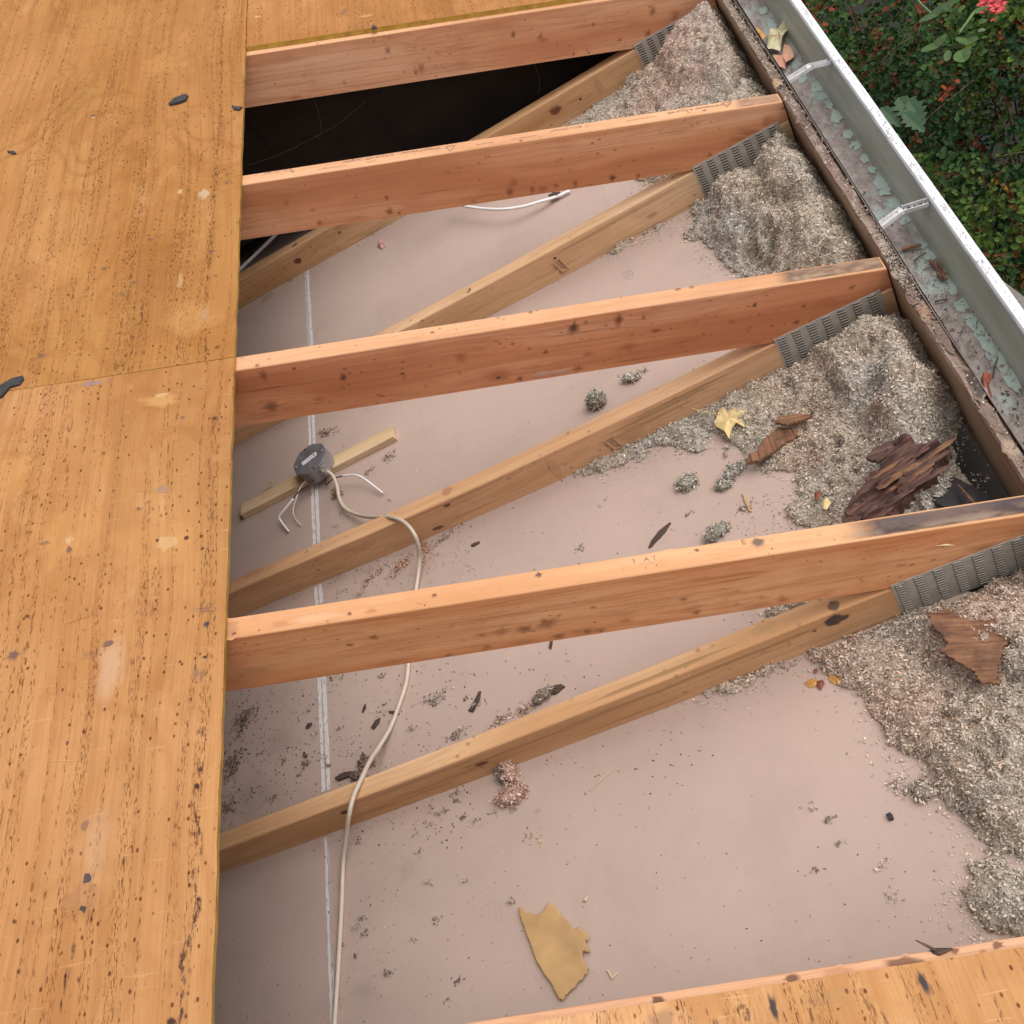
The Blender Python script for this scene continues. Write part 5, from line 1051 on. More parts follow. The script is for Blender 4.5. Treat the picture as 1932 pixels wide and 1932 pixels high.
slab('bark_strip', 'curled brown bark strip at the left edge of the widest heap', 'wood piece', [(1408, 878), (1412, 860), (1432, 850), (1438, 832), (1455, 820), (1468, 808), (1505, 812), (1510, 824), (1485, 835), (1465, 852), (1435, 870)], .030, .005, ROT2, gdir=gd((1410, 875), (1500, 815)) + 1.3, ridge=.0025)
slab('bark_strip', 'slim brown bark pointer above the curled bark strip', 'wood piece', [(1462, 800), (1470, 790), (1500, 783), (1538, 784), (1510, 798), (1485, 805)], .045, .006, ROT2, gdir=gd((1462, 800), (1538, 784)), ridge=.002)
slab('veneer_scrap', 'torn tan piece of plywood veneer in the lower middle of the board', 'wood piece', [(978.0, 1712.8), (984.9, 1711.4), (993.1, 1721.0), (1014.9, 1726.4), (1024.5, 1721.0), (1032.7, 1707.3), (1039.5, 1704.0), (1047.7, 1710.0), (1064.2, 1729.2), (1086.0, 1756.5), (1094.2, 1748.3), (1110.6, 1762.0), (1112.0, 1772.9), (1105.2, 1778.4), (1110.6, 1786.6), (1120.2, 1801.6), (1102.4, 1797.5), (1101.1, 1808.5), (1112.0, 1827.6), (1106.5, 1841.3), (1061.4, 1887.8), (1055.9, 1885.0), (1036.8, 1855.0), (1014.9, 1822.2), (993.1, 1762.0), (982.1, 1731.9)], .006, .004, VEN, gdir=gd((1000, 1730), (1080, 1860)), ridge=.0001, jag=.0022, tilt=(0, .03))
GS = 'dark splinters on the bare board'
spl = [([(1224, 1034), (1230, 1020), (1245, 1000), (1268, 984), (1258, 1002), (1243, 1018), (1230, 1033)], 'long black splinter on the board between the two middle right chords'),
 ([(886, 1031), (895, 1025), (907, 1021), (905, 1026), (893, 1032)], 'short dark splinter in the third bay, left of the long black splinter'),
 ([(884, 1342), (893, 1328), (903, 1305), (909, 1304), (905, 1322), (893, 1345)], 'broken dark splinter pointing up in the fourth bay'),
 ([(633, 1470), (650, 1458), (668, 1455), (660, 1466), (640, 1474)], 'flat black bark chip against the lowest bottom chord by the joint line'),
 ([(683, 1345), (688, 1330), (692, 1324), (691, 1336), (686, 1346)], 'thin dark splinter between the joint line and the cable'),
 ([(700, 1375), (708, 1360), (720, 1352), (716, 1364), (706, 1377)], 'brown bark chip between the joint line and the cable, beneath the thin splinter'),
 ([(734, 1340), (755, 1344), (754, 1350), (734, 1346)], 'dark chip lying under the bend of the cable'),
 ([(684, 1428), (682, 1412), (688, 1424), (693, 1440)], 'small pointed splinter just left of the cable above the lowest chord'),
 ([(575, 1378), (581, 1366), (592, 1362), (586, 1372)], 'curved dark splinter left of the joint line'),
 ([(1018, 1302), (1060, 1290), (1068, 1296), (1050, 1310), (1030, 1312)], 'brown bark flake resting against the far side of the lowest chord'),
 ([(1036, 1222), (1039, 1206), (1043, 1206), (1041, 1228)], 'dark sliver hanging at the bottom edge of the nearest rafter'),
 ([(640, 1492 - 20), (628, 1472), (650, 1462)], 'small black flake beside the flat bark chip'),
 ([(578, 1432), (572, 1425), (575, 1415), (580, 1428)], 'tiny upright splinter left of the joint line'),
 ([(1400, 930), (1412, 948), (1420, 968), (1414, 966), (1402, 942)], 'straw-coloured sliver near the edge of the widest heap')]
for i, (pp, lb_) in enumerate(spl):
    cc = max(((np.hypot(*(np.array(a) - np.array(b_))), a, b_) for a in pp for b_ in pp), key=lambda q: q[0])
    slab('splinter', lb_, 'splinter', pp, .001, .003 if i != 3 else .006, VEN if i == 13 else SPL, gdir=gd(cc[1], cc[2]), ridge=.0008, res=.0011, jag=.0012, group=GS)
slab('black_chip', 'small shiny black stone-like chip in the lower right of the bare board', 'chip', [(1673, 1538), (1680, 1534), (1688, 1540), (1686, 1547), (1678, 1549)], .001, .006, FELT, ridge=.001, res=.001)
slab('felt_scrap', 'pointed black felt scrap on the upper left plywood, left of the opening', 'felt scrap', [(0, 0), (1, 0), (1, 1)], 0, .001, FELT) if False else None
def roofslab(name, label, cat, pp, mat, th=.0025):
    off = (PLY + .0008) / math.cos(PIT); P = [onroof(a, b_, off) for a, b_ in pp]; nn_ = ROTR @ Vector((0, 0, 1)); mb = MB()
    n = len(P); c = sum((Vector(p) for p in P), Vector()) / n
    vs = [Vector(p) for p in P] + [c + (Vector(p) - c) * .93 + nn_ * (th + .0015 * random.random()) for p in P]
    mb.add(vs, [tuple(reversed(range(n))), tuple(range(n, 2 * n))] + [(i, (i + 1) % n, n + (i + 1) % n, n + i) for i in range(n)])
    return tag(mb.build(name, mat, None, loc=tuple(c)), label, cat)
roofslab('felt_scrap', 'pointed black felt scrap on the plywood left of the top rafter', 'felt scrap', [(356, 182), (352, 191), (340, 196), (322, 200), (318, 198), (330, 188), (350, 180)], FELT, .005)
roofslab('felt_scrap', 'tiny black felt flag at the plywood edge under the top rafter', 'felt scrap', [(437, 200), (445, 202), (458, 203), (452, 209), (441, 208)], FELT)
roofslab('felt_scrap', 'torn black felt strip at the left edge of the photo by the panel joint', 'felt scrap', [(-8, 737), (0, 729), (22, 716), (44, 710), (46, 717), (38, 727), (20, 732), (5, 750), (-8, 756)], FELT, .003)
roofslab('felt_scrap', 'little curled black shred near the left edge of the photo', 'felt scrap', [(14, 287), (28, 286), (32, 291), (24, 292)], FELT)
roofslab('felt_scrap', 'small black flake lying on the top edge plywood panel', 'felt scrap', [(887 * .79, 51), (708, 50), (712, 54), (702, 56)], FELT)

# splinter on the bottom truss's edge
mb = MB(); A = onroof(1728, 1774, .01); B = onroof(1770, 1796, .001); mb.tube([A, (A + B) / 2 + [0, 0, .002], B], .0018, 6, rf=lambda f: .4 + f); Bv = Vector(B); mb.tube([Bv + Vector((-.016, .002, .001)), Bv, Bv + Vector((.016, -.001, .0005))], .0034, 6, rf=lambda f: .3 + math.sin(f * 3.1), flat=.6)
tag(mb.build('splinter', SPL, None, loc=tuple(B)), 'brown splinter lying on the edge of the bottom truss', 'splinter', GS)

def leaf_mat(name, col, col2, rough=.6):
    mt, t, b = newmat(name); tc = nd(t, 'ShaderNodeTexCoord').outputs['Object']; n = noise(t, tc, 60, 4)
    c = marks(t, ramp(t, n, [(.35, col), (.65, col2)])); t.links.new(c, b.inputs['Base Color']); b.inputs['Roughness'].default_value = rough; return mt
def leaf(name, label, outline, z, mat, fold=.004, stem=None, par=None, zfun=None, group=None):
    P = [onz(a, b_, z) for a, b_ in outline]; n = len(P); c = sum(P) / n; mb = MB()
    top = []
    for i, p in enumerate(P):
        d = np.linalg.norm(p - c); zz = (zfun(p, c) if zfun else fold * math.sin(i * 2.1) * min(d / .03, 1)); q = p.copy(); q[2] += zz; top.append(q)
    ctr = c.copy(); ctr[2] += fold * .9
    mid = [ctr + (q - ctr) * .5 + np.array([0, 0, fold * .3 * math.cos(i * 1.7)]) for i, q in enumerate(top)]
    vs = [ctr] + mid + top; vs2 = [v - [0, 0, .0005] for v in vs]; N_ = len(vs)
    fs = [(0, 1 + i, 1 + (i + 1) % n) for i in range(n)] + [(1 + i, 1 + n + i, 1 + n + (i + 1) % n, 1 + (i + 1) % n) for i in range(n)]
    fb = [tuple(N_ + v for v in reversed(f)) for f in fs]; sk = [(1 + n + i, N_ + 1 + n + i, N_ + 1 + n + (i + 1) % n, 1 + n + (i + 1) % n) for i in range(n)]
    mb.add(vs + vs2, fs + fb + sk)
    if stem: mb.tube([onz(a, b_, z + .003) for a, b_ in stem], .0008, 5)
    o = mb.build(name, mat, None, loc=tuple(c)); return tag(o, label, 'leaf', group)
YL = leaf_mat('yellow_leaf', (.62, .47, .20), (.70, .56, .30)); OR = leaf_mat('orange_leaf', (.45, .2, .05), (.52, .3, .08)); PK = leaf_mat('salmon_leaf', (.50, .24, .15), (.58, .33, .22)); CR = leaf_mat('cream_leaf', (.50, .47, .28), (.60, .56, .38)); BR = leaf_mat('brown_leaf', (.16, .07, .03), (.30, .14, .05)); RD = leaf_mat('red_brown_leaf', (.14, .035, .02), (.22, .06, .03))
leaf('maple_leaf', 'pale yellow maple leaf at the left rim of the widest insulation heap', [(1356, 775), (1365, 769), (1372, 776), (1385, 768), (1408, 777), (1400, 786), (1405, 806), (1390, 798), (1380, 806), (1376, 828), (1368, 815), (1350, 802), (1347, 797), (1353, 790)], .026, YL, .005, stem=[(1304, 770), (1330, 777), (1358, 782)])
leaf('birch_leaf', 'orange and brown curled leaf on the board under the lower heap, left one', [(1518, 1290), (1525, 1283), (1538, 1280), (1546, 1286), (1540, 1294), (1528, 1298)], .002, OR, .003)
leaf('birch_leaf', 'dark red brown half leaf next to the orange curled leaf', [(1540, 1286), (1552, 1282), (1556, 1288), (1549, 1302), (1541, 1296)], .003, RD, .002)
leaf('birch_leaf', 'small golden leaf on the board under the lower heap, right one', [(1562, 1276), (1572, 1270), (1582, 1273), (1590, 1281), (1588, 1294), (1576, 1291), (1567, 1286)], .003, OR, .003)
leaf('birch_leaf', 'tiny red leaf between the lowest chord and the golden leaf', [(1520 + 15, 1263), (1542, 1261), (1543, 1268), (1536, 1270)], .006, RD, .001)
leaf('petal', 'small red petal caught under the topmost bottom chord', [(712, 465), (718, 452), (727, 464), (720, 470)], .003, leaf_mat('petal_red', (.34, .07, .06), (.5, .32, .3)), .006)
leaf('birch_leaf', 'small yellow leaf piece on the widest heap near the nearest rafter', [(1552, 948), (1560, 938), (1568, 948), (1560, 962), (1553, 960)], .030, YL, .003)
leaf('birch_leaf', 'small dark red leaf on the widest heap left of the rotten block', [(1536, 930), (1548, 925), (1551, 934), (1538, 945)], .030, RD, .003)
gzv = lambda px, py: -.02 + gz(onz(px, py, 0)[1])
leaf('maple_leaf', 'curled cream maple leaf lying in the gutter near the top', [(1448, 82), (1455, 60), (1465, 48), (1478, 38), (1492, 28), (1490, 45), (1482, 60), (1478, 75), (1470, 90), (1458, 92), (1449, 98)], .012, CR, .012)
leaf('maple_leaf', 'salmon pink leaf in the gutter beside the curled cream leaf', [(1450, 104), (1470, 112), (1478, 96), (1480, 83), (1492, 90), (1498, 103), (1492, 112), (1484, 120), (1481, 127), (1468, 124), (1456, 118)], .004, PK, .006)
leaf('maple_leaf', 'crumpled golden brown leaf against the fascia, left of the cream leaf', [(1420, 62), (1430, 56), (1440, 60), (1446, 68), (1440, 80), (1428, 78)], .02, OR, .010, stem=[(1444, 68), (1460, 67), (1472, 67)])
leaf('birch_leaf', 'purple brown leaf in the gutter beside the lower fascia', [(1850, 715), (1858, 705), (1868, 700), (1872, 712), (1866, 730), (1872, 745), (1862, 752), (1852, 735)], .06, RD, .010)
leaf('birch_leaf', 'pale yellow leaf at the right edge of the photo, in the gutter', [(1914, 835), (1922, 838), (1928, 850), (1920, 852)], .06, YL, .004)
# twigs in the gutter
tw = [((1700, 466), (1737, 457), .0045, 'thick olive stick lying across the gutter below the second hanger'), ((1752, 484), (1785, 520), .0032, 'brown twig lying slantwise in the gutter'), ((1782, 480), (1790, 505), .003, 'short upright twig in the gutter by the mint paint'), ((1788, 484), (1786, 508), .003, 'second short twig beside the short upright one'), ((1768, 508), (1778, 520), .0035, 'stubby brown twig end in the gutter'), ((1722, 486), (1744, 470), .002, 'reddish thin twig near the olive stick'), ((1762, 560), (1786, 556), .002, 'thin dark twig below the stubby ones'), ((1845, 738), (1861, 735), .003, 'dark stub of twig at the lower gutter'), ((1880, 782), (1905, 800), .0035, 'black twig in the gutter near the right edge'), ((1870, 700), (1880, 660), .0015, 'thin stem standing up from the purple leaf')]
for a, b_, r, lb_ in tw:
    mb = MB(); A, B = onz(*a, -.012), onz(*b_, -.012); A[2] = B[2] = -.017 + gz(A[1]) + r; A[0] = min(max(A[0], .268), .338); B[0] = min(max(B[0], .268), .338)
    mb.tube([A, (A + B) / 2 + [0, .001, .001], B], r, 7, rf=lambda f: 1 - .3 * f); tag(mb.build('twig', ROT2 if r > .0025 else SPL, None, loc=tuple(A)), lb_, 'twig', 'twigs in the gutter')
# fine litter in the gutter (stuff)
P, col = [], []
rg = np.random.default_rng(9)
for i in range(1500):
    y = rg.choice([rg.normal(.63, .10), rg.normal(.25, .18), rg.uniform(0, 2)]); x = .264 + rg.random() ** 1.6 * .08; P.append((x, y, -.0185 + gz(y) + rg.random() * .003 + (.008 * math.exp(-((y - .6) / .1) ** 2) * rg.random())))
    r = rg.random(); col.append(np.array((.10, .075, .055) if r < .6 else ((.33, .28, .23) if r < .9 else (.24, .11, .05))) * rg.uniform(.6, 1.4))
P = np.array(P); FV, FF = flakes(P, np.tile([0, 0, 1.], (len(P), 1)), (.002, .008), .35, .4, .3, rg)
o = np_mesh('gutter_litter', FV, FF, [FLK], np.repeat(np.array(col), 6, 0)); tag(o, 'fine dark litter and bark crumbs lying in the gutter', 'litter', kind='stuff')
# crumbs lying on the fascia's top edge
P = []; col = []
for i in range(2600):
    y = rg.choice([rg.normal(.58, .05), rg.normal(1.1, .3), rg.uniform(0, 1.8), rg.normal(1.55, .12)]); P.append((FX + .004 + rg.random() * .022, y, .1445 + rg.random() * .002)); col.append(np.array((.40, .35, .29) if rg.random() < .7 else (.12, .08, .06)) * rg.uniform(.6, 1.4))
P = np.array(P); FV, FF = flakes(P, np.tile([0, 0, 1.], (len(P), 1)), (.0015, .0055), .5, .35, .3, rg); FV[:, 2] = np.maximum(FV[:, 2], .1432)
o = np_mesh('fascia_crumbs', FV, FF, [FLK], np.repeat(np.array(col), 6, 0)); tag(o, 'pale crumbs sprinkled along the top of the fascia board', 'litter', kind='stuff')
# loose board pieces in the hollow by the fascia
mb = MB(); A, B = onz(1808, 915, .05), onz(1838, 950, .07); mb.tube([A, B], .003, 6, rf=lambda f: .6 + .6 * f); tag(mb.build('splinter', ROT2, None, loc=tuple(A)), 'brown splinter leaning in the black hollow beside the fascia', 'splinter', GS)
mb = MB(); A, B = onx(1838, 928, FX + .004), onx(1850, 917, FX + .004); A[0] -= .03; mb.tube([A, B], .0014, 6, rf=lambda f: .3 + f); tag(mb.build('nail', NAIL, None, loc=tuple(A)), 'rusty nail poking out of the inner face of the fascia', 'nail')
mb = MB(); p = onz(1815, 945, .03); mb.box((p[0], p[1], .035), (.07, .09, .004), 0, Matrix.Rotation(.5, 3, 'Z') @ Matrix.Rotation(.35, 3, 'Y')); tag(mb.build('felt_scrap', FELT, None, loc=tuple(p)), 'dark grey felt flap in the hollow beside the fascia', 'felt scrap')
# small white paint-like straw on the nearest rafter, pale straw on the board
STRAW = simple('pale_straw', (.60, .47, .30), .6)
mb = MB(); A, B, C2 = ony(1765, 1027, 0), ony(1785, 1024, 0), ony(1802, 1027, 0); mb.tube([A - [0, .0025, 0], B - [0, .004, 0], C2 - [0, .0025, 0]], .0014, 6, rf=lambda f: 1.1 - abs(2 * f - 1)); tag(mb.build('straw', STRAW, None, loc=tuple(A)), 'pale straw sticking to the orange side of the nearest rafter', 'straw')
mb = MB(); mb.tube([onz(1118, 1488, .002), onz(1135, 1470, .003), onz(1160, 1448, .002)], .0013, 6, rf=lambda f: 1.1 - abs(2 * f - 1) * .6); tag(mb.build('straw', STRAW, None, loc=tuple(onz(1118, 1488))), 'thin pale straw on the board right of the pink clump', 'straw')
mb = MB(); mb.tube([onz(1098, 1702, .002), onz(1104, 1698, .005), onz(1110, 1690, .002)], .0024, 6, rf=lambda f: 1.1 - abs(2 * f - 1)); tag(mb.build('straw', STRAW, None, loc=tuple(onz(1098, 1702))), 'short pale husk above the torn veneer piece', 'straw')
mb = MB(); mb.tube([onz(1146, 1830, .002), onz(1155, 1846, .004), onz(1164, 1836, .002)], .0016, 6); tag(mb.build('straw', STRAW, None, loc=tuple(onz(1146, 1830))), 'bent pale husk right of the torn veneer piece', 'straw')

# ------------------------------------------------------------------ WOOD STRIP, ELECTRICAL BOX, CABLES
STRIPM = lumber('strip_wood', (.62, .46, .28), (.56, .39, .22), (.67, .52, .34), off=51)
a, b_ = onz(452, 945, .019), onz(735, 800, .019); a2, b2 = onz(456, 978, .019) , onz(744, 828, .019)
ca = (a + a2) / 2; cb = (b_ + b2) / 2; d = cb - ca; L = np.linalg.norm(d); ang = math.atan2(d[1], d[0]); wd = .040
mb = MB(); Rz = Matrix.Rotation(ang, 3, 'Z'); nx = 24; vs = []
for i in range(nx + 1):
    x = -L / 2 + L * i / nx
    for (y_, z_) in ((-wd / 2, .001), (-wd / 2, .0185), (-wd / 2 + .0015, .0198), (wd / 2 - .0015, .0198), (wd / 2, .0185), (wd / 2, .001)):
        xx = x + (random.uniform(-.003, .003) if i in (0, nx) else 0); q = Rz @ Vector((xx, y_, z_)); vs.append(Vector(((ca + cb) / 2)[:2].tolist() + [0]) + q)
fs = [tuple(range(6)), tuple(reversed(range(nx * 6, nx * 6 + 6)))] + [(i * 6 + (k2 + 1) % 6, i * 6 + k2, (i + 1) * 6 + k2, (i + 1) * 6 + (k2 + 1) % 6) for i in range(nx) for k2 in range(6)]
mb.add(vs, fs); stc = Vector((*((ca + cb) / 2)[:2], 0)); ud = Rz @ Vector((1, 0, 0)); vd = Rz @ Vector((0, 1, 0))
mb.decal(onz(509, 912, .02), ud, vd, .014, .006, (.30, .17, .09), .7, soft=.4); mb.decal(onz(648, 856 - 14, .02), ud, vd, .003, .003, (.1, .05, .03), .9)
st_o = mb.build('wood_strip', STRIPM, None, loc=tuple(stc), rot=Rz); tag(st_o, 'short pale wood strip on the board, carrying the grey electrical box', 'wood strip')

BOXM = simple('box_steel', (.27, .26, .265), .45, metal=.35, var=.15, scale=30, markable=True); COVM = simple('cover_steel', (.165, .16, .175), .5, metal=.3, var=.35, scale=18, markable=True)
WHITE = simple('white_sticker', (.66, .65, .66), .6, var=.05)
zc = .062; cc_ = onz(584, 866, zc); bx = Vector((cc_[0], cc_[1], 0))
stick = (onz(620, 845, zc) - onz(560, 895, zc)); ba = math.atan2(stick[1], stick[0]) - .05
rt = empty('electrical_box', (bx.x, bx.y, .02)); tag(rt, 'grey eight-sided electrical junction box with a white sticker on its cover', 'electrical box')
def octo(r, r2, z, ang0):
    out = []
    for i in range(8):
        t0 = ang0 + math.pi / 8 + i * math.pi / 4
        for dt in (-.10, .10): out.append((r * math.cos(t0 + dt) * 1.0, r * math.sin(t0 + dt) * r2, z))
    return out
def ring_mesh(mb, rings, mat=0, cap=True):
    n = len(rings[0]); o = []; vs = [p for r in rings for p in r]
    fs = [(i * n + j, i * n + (j + 1) % n, (i + 1) * n + (j + 1) % n, (i + 1) * n + j) for i in range(len(rings) - 1) for j in range(n)]
    if cap: fs += [tuple(reversed(range(n))), tuple((len(rings) - 1) * n + k for k in range(n))]
    mb.add(vs, fs, mat)
RB = Matrix.Rotation(ba, 3, 'Z')
tr = lambda pts: [bx + RB @ Vector(p) for p in pts]
mb = MB(); ring_mesh(mb, [tr(octo(.0475, 1, .0205, 0)), tr(octo(.0480, 1, .060, 0))]); box_o = mb.build('box_body', BOXM, rt, loc=(bx.x, bx.y, .02))
mb = MB(); ring_mesh(mb, [tr(octo(.0495, .97, .0602, 0)), tr(octo(.0497, .97, .0618, 0)), tr(octo(.0480, .97, .0628, 0))])
for sgn in (-1, 1): mb.decal(bx + RB @ Vector((.0, sgn * .041, .0628)), (1, 0, 0), (0, 1, 0), .003, .0045, (.01, .01, .01), .95, soft=.7)
for i in range(10): mb.decal(bx + RB @ Vector((random.uniform(-.03, .03), random.uniform(-.03, .03), .0628)), (1, 0, 0), (0, 1, 0), random.uniform(.004, .014), random.uniform(.003, .008), random.choice([(.22, .2, .2), (.07, .06, .07)]), .35, irr=.4)
cov = mb.build('cover_plate', COVM, rt, loc=(bx.x, bx.y, .06))
mb = MB(); mb.box(bx + RB @ Vector((.0, 0, .0633)), (.046, .0135, .0006), 0, RB); stk = mb.build('sticker', WHITE, None, loc=(bx.x, bx.y, .063), rot=RB); stk.parent = cov; stk.matrix_parent_inverse = abs_mat[cov.name].inverted()
text_mesh('PHILLIPS', .006, bx + RB @ Vector((-.016, -.0022, .0637)), RB @ Vector((1, 0, 0)), RB @ Vector((0, 1, 0)), 'sticker_print', simple('grey_print', (.22, .24, .32), .6), stk, .8) if False else None
mb = MB()
for i in range(7): mb.box(bx + RB @ Vector((-.006 + i * .0028, random.uniform(-.001, .001), .0638)), (.0014, random.uniform(.003, .005), .0003), 0, RB)
mb.box(bx + RB @ Vector((.0155, 0, .0638)), (.004, .006, .0003), 1, RB)
o = mb.build('sticker_print', [simple('grey_print', (.28, .30, .40), .6), simple('dark_print', (.05, .05, .06), .6)], None); o.parent = stk; o.matrix_parent_inverse = abs_mat[stk.name].inverted()
SCR = simple('screw_zinc', (.5, .48, .45), .35, metal=.6)
for sgn in (-1, 1):
    mb = MB(); c = bx + RB @ Vector((sgn * .0400, -sgn * .006, .063)); mb.tube([c, c + Vector((0, 0, .0022))], .0036, 10); sc_o = mb.build('screw', SCR, None, loc=tuple(c)); sc_o.parent = cov; sc_o.matrix_parent_inverse = abs_mat[cov.name].inverted()
# clamp connector at the lower right side
cl = onz(612, 886, .042); clp = Vector(cl); dirc = (clp - Vector((bx.x, bx.y, clp.z))).normalized()
mb = MB(); base = Vector((bx.x, bx.y, .042)) + dirc * .046
mb.tube([base, base + dirc * .006], .0125, 14); mb.tube([base + dirc * .006, base + dirc * .018], .0095, 12, flat=.8); mb.box(base + dirc * .014 + Vector((0, 0, .009)), (.017, .008, .004), 0, Matrix.Rotation(math.atan2(dirc.y, dirc.x) + 1.57, 3, 'Z'))
mb.tube([base + dirc * .013 + Vector((dirc.y * .008, -dirc.x * .008, .004)), base + dirc * .013 + Vector((dirc.y * .008, -dirc.x * .008, .016))], .0024, 8)
mb.build('cable_clamp', simple('zinc_clamp', (.40, .38, .36), .4, metal=.5, var=.3), rt, loc=tuple(base))
# cable to the bottom edge of the photo
CAB = simple('cable_sheath', (.55, .47, .38), .5, var=.07, scale=25); CABW = simple('white_cable_sheath', (.78, .78, .80), .45, var=.05)
pts = [tuple(base + dirc * .012)] + [tuple(onz(*p_)) for p_ in ((628, 898, .038), (636, 918, .03), (640, 940, .022), (652, 960, .018), (678, 972, .025), (705, 976, .055), (738, 976, .094), (762, 985, .099), (780, 1005, .097), (789, 1028, .07), (791, 1052, .035), (789, 1085, .012), (784, 1120, .008), (780, 1160, .007), (775, 1210, .006), (771, 1250, .006), (766, 1290, .006), (753, 1330, .006), (738, 1370, .008), (715, 1410, .03), (700, 1432, .06), (684, 1465, .094), (668, 1500, .100), (659, 1535, .094), (653, 1575, .055), (648, 1620, .018), (646, 1665, .007), (644, 1720, .006), (640, 1790, .006), (636, 1860, .006), (631, 1932, .006), (628, 1990, .006))]
mb = MB(); mb.tube(catmull(pts, 7), .0046, 10); tag(mb.build('electrical_cable', CAB, None, smooth=True, loc=pts[0]), 'long cream electrical cable winding from the grey box down over the boards', 'cable')
def wire(name, label, P, r, mat, cat='wire', grp=None):
    pts = [tuple(onz(*p_)) for p_ in P]; mb = MB(); mb.tube(catmull(pts, 7), r, 8); return tag(mb.build(name, mat, None, smooth=True, loc=pts[0]), label, cat, grp)
BLK = simple('black_insulation', (.02, .016, .016), .5); GW_ = 'wires coming out under the box'
def sleeved(label, dark, light, r1=.0014, r2=.0026):
    pts = [tuple(onz(*p_)) for p_ in dark]; rt = empty('sleeved_wire', pts[0]); tag(rt, label, 'wire', GW_)
    mb = MB(); mb.tube(catmull(pts, 6), r1, 7); mb.build('wire_core', BLK, rt, smooth=True, loc=pts[0])
    pts = [tuple(onz(*p_)) for p_ in light]; mb = MB(); mb.tube(catmull(pts, 6), r2, 8); mb.build('wire_sleeve', CABW, rt, smooth=True, loc=pts[0])
sleeved('black wire with white sleeve curving right from under the box', [(613, 902, .012), (616, 915, .012), (621, 910, .022), (632, 902, .034), (648, 898, .036)], [(646, 898, .036), (664, 896, .036), (680, 899, .034), (700, 913, .022), (722, 930, .010)])
sleeved('black wire with white sleeve, outer left one of the two under the box', [(600, 900, .03), (580, 916, .034), (562, 930, .034), (552, 942, .034)], [(553, 941, .034), (540, 957, .03), (528, 972, .024), (529, 982, .016), (545, 1003, .006)])
wire('bare_wire', 'thin white wire, inner left one of the two under the box', ((594, 898, .03), (578, 906, .034), (566, 921, .034), (559, 940, .03), (553, 962, .022), (557, 978, .012), (568, 992, .004)), .0014, simple('white_wire', (.62, .57, .50), .5), grp=GW_)
wire('electrical_cable', 'white cable sagging beneath the lettered rafter in the upper bay', ((840, 378, .06), (870, 387, .05), (905, 393, .045), (945, 395, .045), (985, 390, .035), (1020, 380, .025), (1050, 371, .012), (1075, 360, .008)), .0042, CABW, 'cable')
wire('electrical_cable', 'straight pale cable crossing the corner under the lettered rafter', ((425, 542, .095), (447, 514, .095), (480, 482, .085), (515, 448, .07), (560, 400, .05)), .0058, simple('grey_white_sheath', (.40, .38, .38), .5), 'cable')
slab('splinter', 'black chip resting on the end of the sagging white cable', 'splinter', [(1035, 370), (1045, 364), (1058, 362), (1052, 371), (1040, 374)], .012, .004, SPL, ridge=.001, res=.001)
# cobweb threads in the dark gap
WEB = simple('cobweb_silk', (.16, .14, .13), .8)
for lb_, P in (('long faint cobweb thread across the dark gap, left part', ((460, 315), (530, 290), (610, 250), (650, 225), (690, 190))), ('short cobweb thread joining the long one from above', ((593, 190), (603, 220), (606, 248), (598, 258))), ('cobweb thread hanging near the metal plate end of the dark gap', ((1007, 118), (1015, 140), (1018, 160), (1016, 178)))):
    pts = [tuple(ony(a_, b__, 1.93)) for a_, b__ in P]; mb = MB(); mb.tube(catmull(pts, 6), .0005, 5); tag(mb.build('cobweb', WEB, None, loc=pts[0]), lb_, 'cobweb')

# ------------------------------------------------------------------ BUSHES below the eave
LEAF = attrmat('bush_leaf', .6, spec=.12)
def leaves(P, Dn, Un, L, Wd):
    """six-point folded leaves: P base, Dn direction, Un up"""
    S = np.cross(Dn, Un); S /= np.linalg.norm(S, axis=1)[:, None] + 1e-9; U = np.cross(S, Dn); L = L[:, None]; Wd = Wd[:, None]
    a = [P, P + Dn * L * .32 + S * Wd * .48 + U * Wd * .15, P + Dn * L * .72 + S * Wd * .44 + U * Wd * .12, P + Dn * L - U * L * .08, P + Dn * L * .72 - S * Wd * .44 + U * Wd * .12, P + Dn * L * .32 - S * Wd * .48 + U * Wd * .15]
    V = np.stack(a, 1).reshape(-1, 3); i = np.arange(len(P))[:, None] * 6; return V, np.vstack([i + [0, 1, 2, 3], i + [0, 3, 4, 5]])
STEM = simple('bush_stem', (.10, .05, .035), .8)
